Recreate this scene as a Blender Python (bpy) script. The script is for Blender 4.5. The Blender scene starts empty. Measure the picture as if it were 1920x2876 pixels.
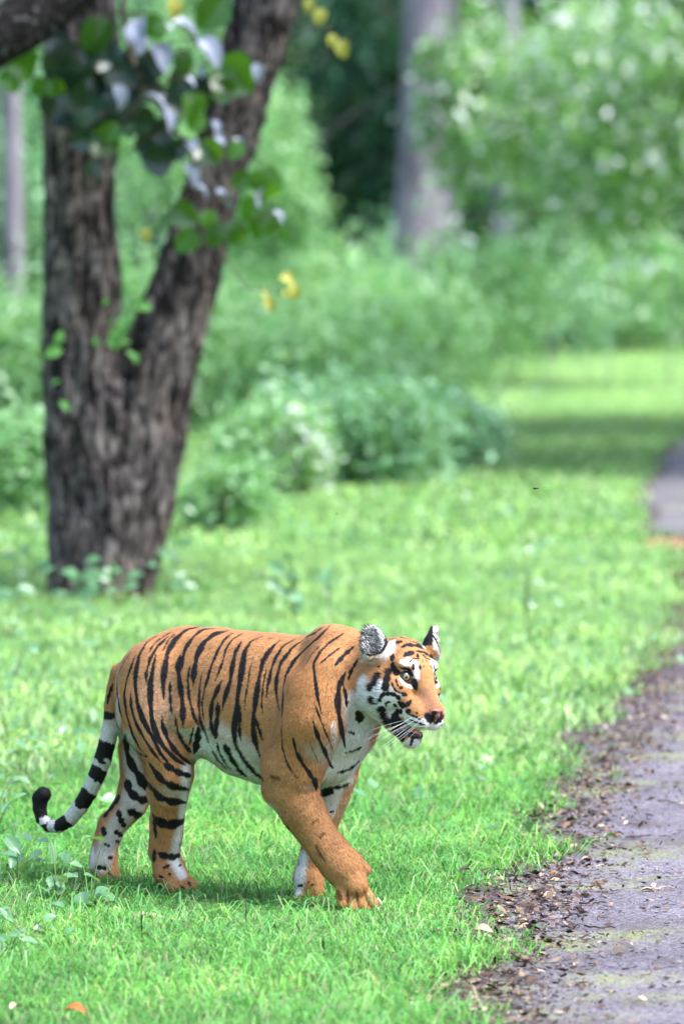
import bpy, math, random
import numpy as np
from mathutils import Vector
from mathutils.bvhtree import BVHTree
R = math.radians
rng = np.random.default_rng(7)
random.seed(7)
scene = bpy.context.scene
COL = scene.collection

# ------------------------------------------------------------------ camera
CAM_H, FPX, HOR = 2.0, 14545.0, 700.0          # eye height (m), focal length and horizon in pixels of the 1920x2876 photograph
PITCH = math.atan((1438 - HOR) / FPX)
cam_data = bpy.data.cameras.new('camera')
cam = bpy.data.objects.new('camera', cam_data)
COL.objects.link(cam)
cam.location = (0, 0, CAM_H)
cam.rotation_euler = (R(90) - PITCH, 0, 0)
cam_data.sensor_fit = 'VERTICAL'
cam_data.sensor_height = 36
cam_data.sensor_width = 24
cam_data.lens = FPX / 2876 * 36
cam_data.clip_start = 0.1
cam_data.clip_end = 2000
cam_data.dof.use_dof = True
cam_data.dof.focus_distance = 15.75
cam_data.dof.aperture_fstop = 2.9
scene.camera = cam

# ------------------------------------------------------------------ sky, sun, exposure
SUN_EL, SUN_AZ = 58.0, 116.0                     # azimuth clockwise from +Y (the way the camera looks)
world = bpy.data.worlds.new('World')
scene.world = world
world.use_nodes = True
wn = world.node_tree.nodes
sky = wn.new('ShaderNodeTexSky')
sky.sky_type = 'NISHITA'
sky.sun_disc = False
sky.sun_elevation = R(SUN_EL)
sky.sun_rotation = R(SUN_AZ)
sky.air_density = 1.0
sky.dust_density = 2.5
world.node_tree.links.new(sky.outputs[0], wn['Background'].inputs[0])
wn['Background'].inputs[1].default_value = 0.15
sun_data = bpy.data.lights.new('sun', 'SUN')
sun_data.energy = 2.4
sun_data.angle = R(24)
sun_data.color = (0.96, 0.98, 1.0)
sun = bpy.data.objects.new('sun', sun_data)
COL.objects.link(sun)
sd = Vector((math.sin(R(SUN_AZ)) * math.cos(R(SUN_EL)), math.cos(R(SUN_AZ)) * math.cos(R(SUN_EL)), math.sin(R(SUN_EL))))
sun.rotation_euler = sd.to_track_quat('Z', 'Y').to_euler()
sun.location = (6, 10, 20)
vs = scene.view_settings
scene.display_settings.display_device = 'sRGB'
vs.view_transform = 'Standard'
vs.look = 'None'
vs.gamma = 1
vs.use_curve_mapping = False
vs.exposure = 1.8
scene.cycles.use_denoising = True
scene.cycles.max_bounces = 8
scene.cycles.transparent_max_bounces = 12
scene.cycles.caustics_reflective = False
scene.cycles.caustics_refractive = False

# ------------------------------------------------------------------ helpers
CT, ST = math.cos(PITCH), math.sin(PITCH)

def ray(px, py):
    x, y, z = (px - 960) / FPX, 1.0, -(py - 1438) / FPX
    return np.array([x, y * CT + z * ST, -y * ST + z * CT])

CAMP = np.array([0, 0, CAM_H])

def at(px, py, Y):
    d = ray(px, py)
    return CAMP + d * (Y / d[1])

def on_ground(px, py, z=0.0):
    d = ray(px, py)
    return CAMP + d * ((z - CAM_H) / d[2])

def link(o):
    COL.objects.link(o)
    return o

def mesh_np(name, verts, faces, mat=None, parent=None, smooth=True, cols=None, normals=None, nper=None):
    """faces: (n,3) or (n,4) array; cols: per-vertex rgb"""
    verts = np.asarray(verts, np.float32)
    faces = np.asarray(faces, np.int32)
    me = bpy.data.meshes.new(name)
    n, k = faces.shape
    me.vertices.add(len(verts))
    me.vertices.foreach_set('co', verts.ravel())
    me.loops.add(n * k)
    me.loops.foreach_set('vertex_index', faces.ravel())
    me.polygons.add(n)
    me.polygons.foreach_set('loop_start', np.arange(0, n * k, k, dtype=np.int32))
    me.polygons.foreach_set('loop_total', np.full(n, k, np.int32))
    if smooth:
        me.polygons.foreach_set('use_smooth', np.ones(n, bool))
    me.update(calc_edges=True)
    if cols is not None:
        at_ = me.color_attributes.new('col', 'FLOAT_COLOR', 'POINT')
        c = np.ones((len(verts), 4), np.float32)
        c[:, :3] = cols
        at_.data.foreach_set('color', c.ravel())
    if normals is not None:
        me.normals_split_custom_set_from_vertices([tuple(v) for v in normals])
    if mat:
        me.materials.append(mat)
    o = bpy.data.objects.new(name, me)
    if parent:
        o.parent = parent
    return link(o)

def tag(o, label=None, cat=None, group=None, kind=None):
    if label: o['label'] = label
    if cat: o['category'] = cat
    if group: o['group'] = group
    if kind: o['kind'] = kind
    return o

def empty(name, loc=(0, 0, 0), rz=0):
    o = bpy.data.objects.new(name, None)
    o.location = loc
    o.rotation_euler = (0, 0, rz)
    o.empty_display_size = 0.2
    return link(o)

class NT:
    """tiny node-tree writer"""
    def __init__(self, name, rough=0.8, spec=0.3):
        self.m = bpy.data.materials.new(name)
        self.m.use_nodes = True
        self.t = self.m.node_tree
        self.b = self.t.nodes['Principled BSDF']
        self.b.inputs['Roughness'].default_value = rough
        self.b.inputs['Specular IOR Level'].default_value = spec
        self.out = self.t.nodes['Material Output']
    def n(self, kind, **kw):
        nd = self.t.nodes.new('ShaderNode' + kind)
        for k, v in kw.items():
            if k in nd.inputs: nd.inputs[k].default_value = v
            else: setattr(nd, k, v)
        return nd
    def l(self, a, b):
        self.t.links.new(a, b)
    def ramp(self, fac, stops):
        r = self.n('ValToRGB')
        e = r.color_ramp.elements
        while len(e) < len(stops): e.new(0.5)
        for el, (p, c) in zip(e, stops):
            el.position = p
            el.color = (*c, 1) if len(c) == 3 else c
        self.l(fac, r.inputs[0])
        return r.outputs[0]
    def noise(self, scale, detail=4, rough=0.55, vec=None, dist=0.0):
        nd = self.n('TexNoise', Scale=scale, Detail=detail, Roughness=rough, Distortion=dist)
        if vec is not None: self.l(vec, nd.inputs['Vector'])
        return nd.outputs['Fac']
    def mix(self, fac, a, b, blend='MIX'):
        nd = self.n('Mix', data_type='RGBA', blend_type=blend)
        for s, v in ((0, fac), (6, a), (7, b)):
            if hasattr(v, 'is_output'): self.l(v, nd.inputs[s])
            else: nd.inputs[s].default_value = (*v, 1) if isinstance(v, tuple) else v
        return nd.outputs[2]
    def coord(self, which='Object', scale=None):
        c = self.n('TexCoord').outputs[which]
        if scale:
            m = self.n('Mapping')
            m.inputs['Scale'].default_value = scale
            self.l(c, m.inputs[0])
            return m.outputs[0]
        return c
    def bump(self, h, strength=0.4, dist=0.01):
        b = self.n('Bump', Strength=strength, Distance=dist)
        self.l(h, b.inputs['Height'])
        self.l(b.outputs[0], self.b.inputs['Normal'])
    def base(self, c):
        if hasattr(c, 'is_output'): self.l(c, self.b.inputs['Base Color'])
        else: self.b.inputs['Base Color'].default_value = (*c, 1)

def plain(name, col, rough=0.6, spec=0.3):
    m = NT(name, rough, spec)
    m.base(col)
    return m.m

def leaf_material(name, cols, rough=0.5, spec=0.4, trans=0.45, vein=False):
    """leaf blades: colour varies by object and by clump, light passes through"""
    m = NT(name, rough, spec)
    g = m.n('NewGeometry')
    rpi = g.outputs['Random Per Island']
    c = m.ramp(rpi, [(i / max(1, len(cols) - 1), k) for i, k in enumerate(cols)])
    nz = m.noise(3.0, 3, vec=m.coord('Object'))
    hs = m.n('HueSaturation')
    m.l(c, hs.inputs['Color'])
    mr = m.n('MapRange')
    mr.inputs[3].default_value = 0.75
    mr.inputs[4].default_value = 1.25
    m.l(nz, mr.inputs[0])
    m.l(mr.outputs[0], hs.inputs['Value'])
    c = hs.outputs[0]
    m.base(c)
    if trans:
        t = m.n('BsdfTranslucent')
        tc = m.mix(0.5, c, (0.25, 0.5, 0.02))
        m.l(tc, t.inputs[0])
        mx = m.n('MixShader')
        mx.inputs[0].default_value = trans
        m.l(m.b.outputs[0], mx.inputs[1])
        m.l(t.outputs[0], mx.inputs[2])
        m.l(mx.outputs[0], m.out.inputs[0])
    return m.m

# ------------------------------------------------------------------ implicit surfaces: union of tapered limbs, polygonised as one skin
class Field:
    def __init__(self, lo, hi, h):
        self.lo, self.h = np.array(lo, float), h
        self.n = np.ceil((np.array(hi) - self.lo) / h).astype(int) + 1
        self.F = np.full(self.n, 0.3, np.float32)
        self.ax = [(self.lo[i] + h * np.arange(self.n[i])).astype(np.float32) for i in range(3)]
    def box(self, lo, hi):
        s = []
        for i in range(3):
            a = int(max(0, math.floor((lo[i] - self.lo[i]) / self.h)))
            b = int(min(self.n[i], math.ceil((hi[i] - self.lo[i]) / self.h) + 1))
            if b <= a: return None, None
            s.append(slice(a, b))
        g = (self.ax[0][s[0]][:, None, None], self.ax[1][s[1]][None, :, None], self.ax[2][s[2]][None, None, :])
        return tuple(s), g
    def blend(self, s, d, k, mode='add'):
        a = self.F[s]
        if mode == 'add':
            if k <= 0: self.F[s] = np.minimum(a, d); return
            h = np.clip(0.5 + 0.5 * (a - d) / k, 0, 1)
            self.F[s] = a * (1 - h) + d * h - k * h * (1 - h)
        else:                                     # carve
            d = -d
            h = np.clip(0.5 - 0.5 * (a - d) / k, 0, 1)
            self.F[s] = a * (1 - h) + d * h + k * h * (1 - h)
    def cone(self, a, b, ra, rb, k=0.02, sa=1.0, sb=1.0, mode='add'):
        m = max(ra, rb) + k + 4 * self.h
        s, g = self.box(np.minimum(a, b) - m, np.maximum(a, b) + m)
        if s is not None: self.blend(s, self.cone_d(g, a, b, ra, rb, sa, sb), k, mode)
    def cone_d(self, g, a, b, ra, rb, sa=1.0, sb=1.0):
        """tapered limb a->b; sa, sb > 1 make the section narrower across (axis 1)"""
        a, b = np.array(a, np.float32), np.array(b, np.float32)
        ab = b - a
        L2 = float(ab @ ab) + 1e-9
        t = np.clip(((g[0] - a[0]) * ab[0] + (g[1] - a[1]) * ab[1] + (g[2] - a[2]) * ab[2]) / L2, 0, 1)
        sc = sa + (sb - sa) * t
        d = np.sqrt((g[0] - a[0] - ab[0] * t) ** 2 + ((g[1] - a[1] - ab[1] * t) * sc) ** 2 + (g[2] - a[2] - ab[2] * t) ** 2)
        return (d - (ra + (rb - ra) * t)) / np.maximum(sc, 1)
    def ell(self, c, r, M, k=0.015, mode='add'):
        """ellipsoid with axes = columns of M"""
        c, r = np.array(c, np.float32), np.array(r, np.float32)
        m = r.max() + k + 4 * self.h
        s, g = self.box(c - m, c + m)
        if s is None: return
        q = [((g[0] - c[0]) * M[0, i] + (g[1] - c[1]) * M[1, i] + (g[2] - c[2]) * M[2, i]) for i in range(3)]
        k0 = np.sqrt(sum((q[i] / r[i]) ** 2 for i in range(3)))
        k1 = np.sqrt(sum((q[i] / r[i] ** 2) ** 2 for i in range(3))) + 1e-6
        self.blend(s, k0 * (k0 - 1) / k1, k, mode)
    def polygonise(self, smooth=2):
        F = self.F
        ins = F < 0
        cnt = np.zeros(self.n - 1, np.int8)
        cs = [(i, j, k) for i in (0, 1) for j in (0, 1) for k in (0, 1)]
        nx, ny, nz = self.n
        for i, j, k in cs:
            cnt += ins[i:nx - 1 + i, j:ny - 1 + j, k:nz - 1 + k]
        act = (cnt > 0) & (cnt < 8)
        idx = np.argwhere(act)
        vid = np.full(act.shape, -1, np.int32)
        vid[act] = np.arange(len(idx))
        val = {c: F[idx[:, 0] + c[0], idx[:, 1] + c[1], idx[:, 2] + c[2]] for c in cs}
        acc = np.zeros((len(idx), 3))
        num = np.zeros(len(idx))
        for c in cs:
            for ax in range(3):
                if c[ax]: continue
                d = list(c); d[ax] = 1; d = tuple(d)
                va, vb = val[c], val[d]
                x = (va < 0) != (vb < 0)
                t = np.where(x, va / np.where(x, va - vb, 1), 0)
                p = np.array(c, float)[None, :].repeat(len(idx), 0)
                p[:, ax] = t
                acc += p * x[:, None]
                num += x
        V = self.lo + (idx + acc / num[:, None]) * self.h
        quads = []
        for ax in range(3):
            u, v = (ax + 1) % 3, (ax + 2) % 3
            sl0 = [slice(None)] * 3; sl1 = [slice(None)] * 3
            sl0[ax] = slice(0, -1); sl1[ax] = slice(1, None)
            a0, a1 = ins[tuple(sl0)], ins[tuple(sl1)]
            e = np.argwhere(a0 != a1)
            e = e[(e[:, u] > 0) & (e[:, v] > 0) & (e[:, u] < self.n[u] - 1) & (e[:, v] < self.n[v] - 1)]
            f = a0[e[:, 0], e[:, 1], e[:, 2]]
            def cell(du, dv):
                q = e.copy(); q[:, u] -= du; q[:, v] -= dv
                return vid[q[:, 0], q[:, 1], q[:, 2]]
            q = np.stack([cell(1, 1), cell(0, 1), cell(0, 0), cell(1, 0)], 1)
            q[~f] = q[~f][:, ::-1]
            quads.append(q)
        Q = np.concatenate(quads)
        Q = Q[(Q >= 0).all(1)]
        # a few smoothing passes without shrinking
        e = np.concatenate([Q[:, [0, 1]], Q[:, [1, 2]], Q[:, [2, 3]], Q[:, [3, 0]]])
        for it in range(smooth * 2):
            s_ = np.zeros_like(V); n_ = np.zeros(len(V))
            for c in range(3):
                s_[:, c] = np.bincount(e[:, 0], V[e[:, 1], c], len(V)) + np.bincount(e[:, 1], V[e[:, 0], c], len(V))
            n_ = np.bincount(e[:, 0], minlength=len(V)) + np.bincount(e[:, 1], minlength=len(V))
            V = V + (0.5 if it % 2 == 0 else -0.52) * (s_ / np.maximum(n_, 1)[:, None] - V)
        return V, Q

def normals_of(V, Q):
    n = np.cross(V[Q[:, 2]] - V[Q[:, 0]], V[Q[:, 3]] - V[Q[:, 1]])
    N = np.zeros_like(V)
    for c in range(Q.shape[1]):
        for a in range(3):
            N[:, a] += np.bincount(Q[:, c], n[:, a], len(V))
    return N / (np.linalg.norm(N, axis=1, keepdims=True) + 1e-12)
# ------------------------------------------------------------------ the tiger: skeleton laid out in its own frame (along, right, up)
YAW = R(35)                                         # walks to the right of the picture and 35 degrees towards the road side of the camera
TH = np.array([math.cos(YAW), -math.sin(YAW), 0])   # heading
TR = np.array([-math.sin(YAW), -math.cos(YAW), 0])  # its right-hand side
TU = np.array([0, 0, 1.0])
T0 = np.array([-0.309, 15.99, 0.0])
TM = np.stack([TH, TR, TU], 1)

def tp(px, py, lat):
    """point of the tiger's frame seen at a photo pixel, lat cm to the right of its spine plane"""
    d = ray(px, py)
    o = CAMP - T0
    t = (lat / 100 - o @ TR) / (d @ TR)
    return (o + d * t) @ TM
def z1(x, y, lat): return tp(60 + x / 1.24444, 1700 + y / 1.24444, lat)
def z5(x, y, lat): return tp(700 + x / 3.7333, 2100 + y / 3.7333, lat)
U1 = 15.9 / FPX / 1.24444                            # metres per unit of the z1 drawing
U5 = 15.7 / FPX / 3.7333

# head frame
HY = R(47)
hF = TM.T @ np.array([math.cos(HY), -math.sin(HY), 0])
hR = TM.T @ np.array([-math.sin(HY), -math.cos(HY), 0])
hU = np.array([0, 0, 1.0])
roll = R(4.5)
hR, hU = hR * math.cos(roll) + hU * math.sin(roll), hU * math.cos(roll) - hR * math.sin(roll)
HM = np.stack([hF, hR, hU], 1)
HO = tp(1181, 1902, 3)
def hp(f, r, u): return HO + HM @ (np.array([f, r, u]) / 100)

GRID = 0.0043
fld = Field((-1.02, -0.30, -0.03), (0.86, 0.36, 0.92), GRID)
BONES = []                                           # (a, b, ra, rb): fur lies along a -> b

def chain(pts, k=0.03, unit=U1, conv=z1, bone=True, soft=0.006):
    P = [(conv(x, y, l), r * unit, s) for (x, y, l, r, s) in pts]
    m = max(p[1] for p in P) + k + 4 * GRID
    c = np.array([p[0] for p in P])
    sl, g = fld.box(c.min(0) - m, c.max(0) + m)
    D = np.full(fld.F[sl].shape, 0.3, np.float32)
    for (a, ra, sa), (b, rb, sb) in zip(P, P[1:]):
        d = fld.cone_d(g, a, b, ra, rb, sa, sb)
        h = np.clip(0.5 + 0.5 * (D - d) / soft, 0, 1)
        D = D * (1 - h) + d * h - soft * 0.5 * h * (1 - h)
        if bone: BONES.append((a, b, ra, rb, sa))
    fld.blend(sl, D, k)

def blob(x, y, l, r, k=0.03, unit=U1, conv=z1, M=None):
    fld.ell(conv(x, y, l), np.array(r) * unit if not np.isscalar(r) else np.full(3, r * unit), np.eye(3) if M is None else M, k)

# trunk: neck -> rump
chain([(1195, 280, 2, 118, 1.05), (1120, 300, 1, 154, 1.2), (1060, 332, 0, 198, 1.3), (975, 352, 0, 246, 1.38), (880, 352, 0, 256, 1.32), (780, 335, 0, 247, 1.3),
       (680, 306, 0, 232, 1.35), (585, 282, 0, 212, 1.35), (490, 283, 0, 170, 1.15)], k=0.05)
# withers and shoulder blade, breast, haunch
chain([(1080, 146, 4, 74, 1), (1082, 250, 11, 90, 1), (1030, 400, 15, 105, 1)], k=0.05, bone=False)
chain([(1090, 150, -5, 70, 1), (1100, 250, -11, 90, 1), (1090, 400, -13, 100, 1)], k=0.05, bone=False)
chain([(1150, 330, 0, 120, 1), (1120, 430, 0, 120, 1), (1085, 520, 0, 100, 1)], k=0.05)
chain([(470, 250, 8, 120, 1), (455, 380, 9, 115, 1)], k=0.06, bone=False)
chain([(470, 250, -8, 120, 1), (450, 380, -9, 115, 1)], k=0.06, bone=False)
chain([(1215, 168, 2, 60, 1), (1150, 158, 1, 68, 1), (1085, 158, 0, 72, 1)], k=0.05, bone=False)   # crest of the neck
# flank fold in front of the thigh
chain([(600, 400, 12, 70, 1), (610, 462, 10, 20, 1)], k=0.06, bone=False)
# near hind leg
chain([(455, 360, 10, 122, 1.15), (510, 500, 12, 100, 1.1), (524, 585, 12, 82, 1.05), (514, 660, 10, 70, 1), (513, 735, 7, 58, 1), (513, 800, 5, 53, 1), (503, 868, 4, 51, 1), (515, 925, 3.5, 52, 1)], k=0.045)
chain([(478, 745, 7, 24, 1), (474, 860, 4, 24, 1)], k=0.03, bone=False)          # heel tendon and hock
chain([(520, 930, 3.5, 50, 1), (560, 972, 3.0, 40, 1)], k=0.03)
for (x, y, l) in ((602, 988, -1), (590, 996, 2.2), (566, 999, 5), (540, 993, 7.2)):
    chain([(530, 955, 3, 34, 1), (x - 8, y - 8, l, 25, 1)], k=0.012, bone=False)
# far hind leg
chain([(455, 380, -10, 118, 1.15), (425, 500, -12, 92, 1.1), (420, 600, -11, 78, 1.05), (385, 690, -8, 60, 1), (322, 770, -5, 46, 1), (298, 840, -3.5, 42, 1), (288, 905, -3, 44, 1)], k=0.045)
chain([(302, 755, -5, 26, 1), (280, 860, -3.5, 32, 1)], k=0.03, bone=False)
chain([(288, 905, -3, 44, 1), (306, 935, -3.2, 36, 1)], k=0.03)
for (x, y, l) in ((338, 962, -6), (330, 968, -3.4), (312, 966, -0.6), (292, 962, 1.5)):
    chain([(294, 930, -3, 32, 1), (x - 6, y - 14, l, 22, 1)], k=0.012, bone=False)
# tail
TAIL = [(345, 235, 0, 34, 1), (328, 290, 0, 30, 1), (318, 350, 0, 29, 1), (316, 400, 0, 28, 1), (303, 470, 0, 30, 1), (286, 535, 0, 31, 1), (262, 600, 0, 30, 1), (236, 655, 0, 29, 1), (206, 705, 0, 28, 1),
       (170, 748, 0, 26, 1), (132, 772, 0, 23, 1), (98, 772, 0, 21, 1), (74, 748, 0, 22, 1), (65, 710, 0, 25, 1), (67, 675, 0, 29, 1), (76, 664, 0, 29, 1)]
chain(TAIL, k=0.02)
# near front leg
chain([(1020, 330, 14, 105, 1.2), (985, 450, 15, 112, 1.25), (955, 570, 15, 105, 1.2), (945, 640, 14.5, 94, 1.15), (985, 720, 13.5, 82, 1.1), (1033, 800, 12, 68, 1.05), (1078, 858, 11, 59, 1), (1110, 900, 10.5, 63, 1)], k=0.05)
chain([(905, 560, 15, 60, 1), (888, 640, 14.5, 38, 1)], k=0.05, bone=False)      # point of the elbow
chain([(850, 1100, 10.5, 185, 1.0), (1000, 1310, 10, 175, 1), (1095, 1430, 9.5, 152, 1.0)], k=0.03, unit=U5, conv=z5)
for (x, y, l, r) in ((978, 1632, 13.0, 60), (1085, 1695, 11.0, 63), (1198, 1705, 8.4, 63), (1298, 1638, 6.0, 58)):
    chain([(1060 + (x - 1130) * .62, 1450, 9 + (l - 9) * .8, 72, 1), (x, y, l, r, 1)], k=0.009, unit=U5, conv=z5, bone=False)
chain([(1090, 1190, 7, 90, 1), (1215, 1275, 4.5, 58, 1)], k=0.02, unit=U5, conv=z5, bone=False)   # inner toe
# far front leg
chain([(1105, 480, -12, 100, 1.2), (1098, 580, -13, 82, 1.1), (1085, 660, -13, 66, 1.05), (1058, 750, -12.5, 54, 1), (1028, 830, -12, 48, 1), (1010, 900, -11.5, 45, 1), (1003, 955, -11, 47, 1)], k=0.05)
chain([(1003, 955, -11, 48, 1), (1008, 995, -11, 46, 1)], k=0.03)
for (x, y, l) in ((975, 1015, -7.5), (997, 1022, -9.6), (1022, 1022, -11.8), (1043, 1012, -14)):
    chain([(1003, 985, -11, 34, 1), (x, y, l, 23, 1)], k=0.010, bone=False)
# belly fringe
chain([(930, 560, 0, 60, 1), (840, 572, 0, 42, 1), (750, 540, 0, 40, 1)], k=0.05, bone=False)

# head
def hell(f, r, u, rf, rr, ru, k=0.02, pitch=0, yaw=0, mode='add'):
    M = HM
    if pitch:                                     # nose-down rotation in the head's side plane
        c, s = math.cos(R(pitch)), math.sin(R(pitch))
        M = HM @ np.array([[c, 0, s], [0, 1, 0], [-s, 0, c]])
    if yaw:
        c, s = math.cos(R(yaw)), math.sin(R(yaw))
        M = M @ np.array([[c, -s, 0], [s, c, 0], [0, 0, 1]])
    fld.ell(hp(f, r, u), np.array([rf, rr, ru]) / 100, M, k, mode)
def hcone(a, b, ra, rb, k=0.015, mode='add'):
    fld.cone(hp(*a), hp(*b), ra / 100, rb / 100, k, mode=mode)
hell(-10.5, 0, 3.0, 9.4, 8.8, 8.0, 0.03)                          # skull
hell(-14, 0, -0.5, 9, 10, 9.0, 0.05)                              # nape
for s in (1, -1):
    hell(-5.3, 6.1 * s, -4.0, 6.3, 4.5, 5.6, 0.03)                # cheekbone
    hell(-10.5, 8.0 * s, -5.5, 6.0, 4.3, 6.6, 0.035)              # cheek ruff
    hell(-2.6, 4.9 * s, 3.4, 3.4, 3.2, 2.3, 0.02)                 # brow
    hell(1.6, 3.0 * s, -10.2, 5.4, 4.0, 4.2, 0.02, pitch=30)       # side of the muzzle
    hell(3.0, 2.3 * s, -12.7, 3.8, 3.1, 3.1, 0.012, pitch=20)     # whisker pad
    hell(-3.4, 3.9 * s, -12.8, 3.0, 1.7, 3.0, 0.016)              # corner of the mouth
    hcone((-9.5, 5.6 * s, -10.6), (-3.2, 2.2 * s, -17.6), 3.0, 2.0, 0.02)  # jaw
hcone((-7, 0, 6), (-0.8, 0, 1.2), 5.0, 3.7, 0.03)                  # forehead
hcone((-0.8, 0, 1.0), (5.3, 0, -8.6), 3.7, 2.8, 0.02)              # bridge of the nose
hell(6.3, 0, -10.2, 2.3, 2.3, 2.0, 0.014)
hell(-2.5, 0, -19.0, 2.6, 2.8, 2.5, 0.015)                        # chin
hcone((-8.5, 0, -11), (-3.4, 0, -17.4), 4.0, 2.4, 0.02)
# mouth, sockets
hcone((3.0, 4.0, -16.3), (3.0, -4.0, -16.3), 0.7, 0.7, 0.005, 'cut')
hell(-2.2, 0, -16.2, 5.6, 6.5, 0.6, 0.005, pitch=10, mode='cut')
for s in (1, -1):
    hell(0.9, 6.1 * s, -0.32, 2.1, 2.1, 0.68, 0.005, yaw=35 * s, mode='cut')
# ears
EARS = {}
for s, f, r, u, face, lean in ((1, -10.8, 11.0, 11.0, 48, 0.28), (-1, -8.0, -12.0, 11.6, 42, 0.85)):
    face = R(face)                                                  # which way the cup opens
    n = np.array([math.cos(face), math.sin(face) * s, 0.10]); n /= np.linalg.norm(n)
    up = np.array([-0.12, lean * s, 1.0]); up -= n * (up @ n); up /= np.linalg.norm(up)
    sd_ = np.cross(up, n)
    M = HM @ np.stack([n, sd_, up], 1)
    c = np.array([f, r, u])
    EARS[s] = (hp(*c), M)
    fld.ell(hp(*(c - up * 1.2)), np.array([1.6, 3.7, 5.2]) / 100, M, 0.012)
    fld.ell(hp(*(c - up * 4.2 - n * 0.6)), np.array([2.4, 3.6, 3.4]) / 100, M, 0.03)
    fld.ell(hp(*(c + n * 1.75 - up * 0.8)), np.array([1.8, 3.0, 4.5]) / 100, M, 0.006, 'cut')

V, Q = fld.polygonise(2)
N_ = normals_of(V, Q)
VW = V @ TM.T + T0                                   # world
NW = N_ @ TM.T
Q = Q[:, ::-1].copy()                                # the tiger's frame is left-handed
# ------------------------------------------------------------------ coat: markings drawn along the skin (white first, then black), used for skin and fur
bvh = BVHTree.FromPolygons([tuple(v) for v in VW], [tuple(q) for q in Q])
VIEW = {1: (60, 1700, 1.24444), 3: (300, 1720, 2.24), 4: (60, 2050, 2.8), 5: (700, 2100, 3.7333), 6: (960, 1740, 5.2267)}
BLACK, WHITE, ORANGE = (0.010, 0.009, 0.010), (0.70, 0.69, 0.68), (0.40, 0.186, 0.074)
GREY, RUST, BROWN, PINK = (0.42, 0.38, 0.34), (0.44, 0.17, 0.048), (0.07, 0.028, 0.010), (0.36, 0.10, 0.05)
STROKES = []

def to_skin(view, pts):
    ox, oy, sc = VIEW[view]
    pts = np.array(pts, float)
    seg = np.linalg.norm(np.diff(pts, axis=0), axis=1)
    t = np.concatenate([[0], np.cumsum(seg)])
    n = max(2, int(t[-1] / sc / 4) + 1) if len(pts) > 1 else 1
    tt = np.linspace(0, t[-1], n)
    # smooth curve through the points
    if len(pts) > 2:
        fx = [np.interp(tt, t, pts[:, i]) for i in (0, 1)]
        ker = np.array([1, 2, 3, 2, 1.]) / 9
        for i in (0, 1):
            pad = np.concatenate([np.repeat(fx[i][:1], 2), fx[i], np.repeat(fx[i][-1:], 2)])
            fx[i] = np.convolve(pad, ker, 'valid') if n > 6 else fx[i]
        xy = np.stack(fx, 1)
    else:
        xy = np.stack([np.interp(tt, t, pts[:, i]) for i in (0, 1)], 1)
    out, nn, fr = [], [], []
    for (x, y), f in zip(xy, np.linspace(0, 1, n)):
        d = ray(ox + x / sc, oy + y / sc)
        h = bvh.ray_cast(Vector(CAMP), Vector(d / np.linalg.norm(d)))
        if h[0] is not None:
            out.append(h[0]); nn.append(h[1]); fr.append(f)
    return np.array([tuple(o) for o in out]), np.array([tuple(o) for o in nn]), np.array(fr)

def stroke(view, w, pts, col=BLACK, soft=0.25, op=1.0, mirror=None, taper=True):
    P, Nn, f = to_skin(view, pts if len(pts) > 1 else [pts[0], (pts[0][0] + 0.1, pts[0][1])])
    if len(P) == 0: return
    wm = w / VIEW[view][2] * 15.8 / FPX / 2
    if taper and len(P) > 2:
        ww = wm * 1.12 * np.clip(np.minimum(f, 1 - f) * 5 + 0.22, 0, 1) * (1 + 0.25 * np.sin(f * 19 + P[0, 0] * 40))
    else:
        ww = np.full(len(P), wm)
    STROKES.append((P, ww, Nn.mean(0), col, soft, op, None))
    if mirror:
        loc = (P - T0) @ TM
        if mirror == 'b':
            loc[:, 1] *= -1
        else:
            q = (loc - HO) @ HM; q[:, 1] *= -1; loc = HO + q @ HM.T
        Wp = loc @ TM.T + T0
        near = [bvh.find_nearest(Vector(p)) for p in Wp]
        P2 = np.array([tuple(h[0]) for h in near]); N2 = np.array([tuple(h[1]) for h in near])
        STROKES.append((P2, ww, N2.mean(0), col, soft, op, mirror))

STW = {3: 1.14, 4: 1.28, 6: 1.06, 1: 1.0, 5: 1.1}
def W(view, w, *pts, soft=1.0, op=0.95, mirror=None, col=WHITE): stroke(view, w, pts, col, soft, op, mirror, taper=False)
def B(view, w, *pts, **k): stroke(view, w * STW[view], pts, **k)

# warm shoulder, pale belly, chest, inner legs, tail
W(3, 300, (1230, 330), (1200, 560), (1150, 800), col=RUST, op=0.35)
W(3, 260, (300, 480), (330, 700), col=GREY, op=0.18)
W(1, 115, (665, 515), (720, 530), (790, 570), soft=0.8, mirror='b')
W(1, 80, (680, 440), (740, 470), (800, 510), soft=1.4, op=0.55, mirror='b')
W(1, 60, (625, 450), (650, 490), soft=1.0)
W(1, 84, (1190, 430), (1180, 500), (1150, 570), (1120, 620))
W(1, 60, (1128, 470), (1112, 530), (1078, 590), (1050, 625), soft=0.7)
W(1, 26, (1090, 420), (1100, 500), op=0.4)
W(1, 120, (1230, 330), (1200, 390), (1190, 420))
W(1, 60, (1150, 330), (1145, 400), op=0.5)
W(1, 90, (1100, 640), (1090, 690), (1085, 720), op=0.75)
W(1, 50, (982, 880), (974, 910), (968, 960), (960, 1000))
W(1, 34, (1090, 770), (1120, 700), (1140, 640), col=ORANGE, op=0.8)
W(4, 90, (1300, 300), (1295, 420), (1275, 600), (1250, 760), (1225, 900), (1205, 1030), (1260, 1130), soft=1.5)
W(4, 150, (850, 60), (860, 250), (900, 420), (930, 600), op=0.85, col=(0.55, 0.52, 0.48))
W(4, 170, (880, 480), (850, 640), (760, 760), (700, 880), (640, 980), (620, 1060), op=0.85, col=(0.55, 0.52, 0.48))
W(4, 60, (560, 940), (545, 1080), op=0.7)
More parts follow.
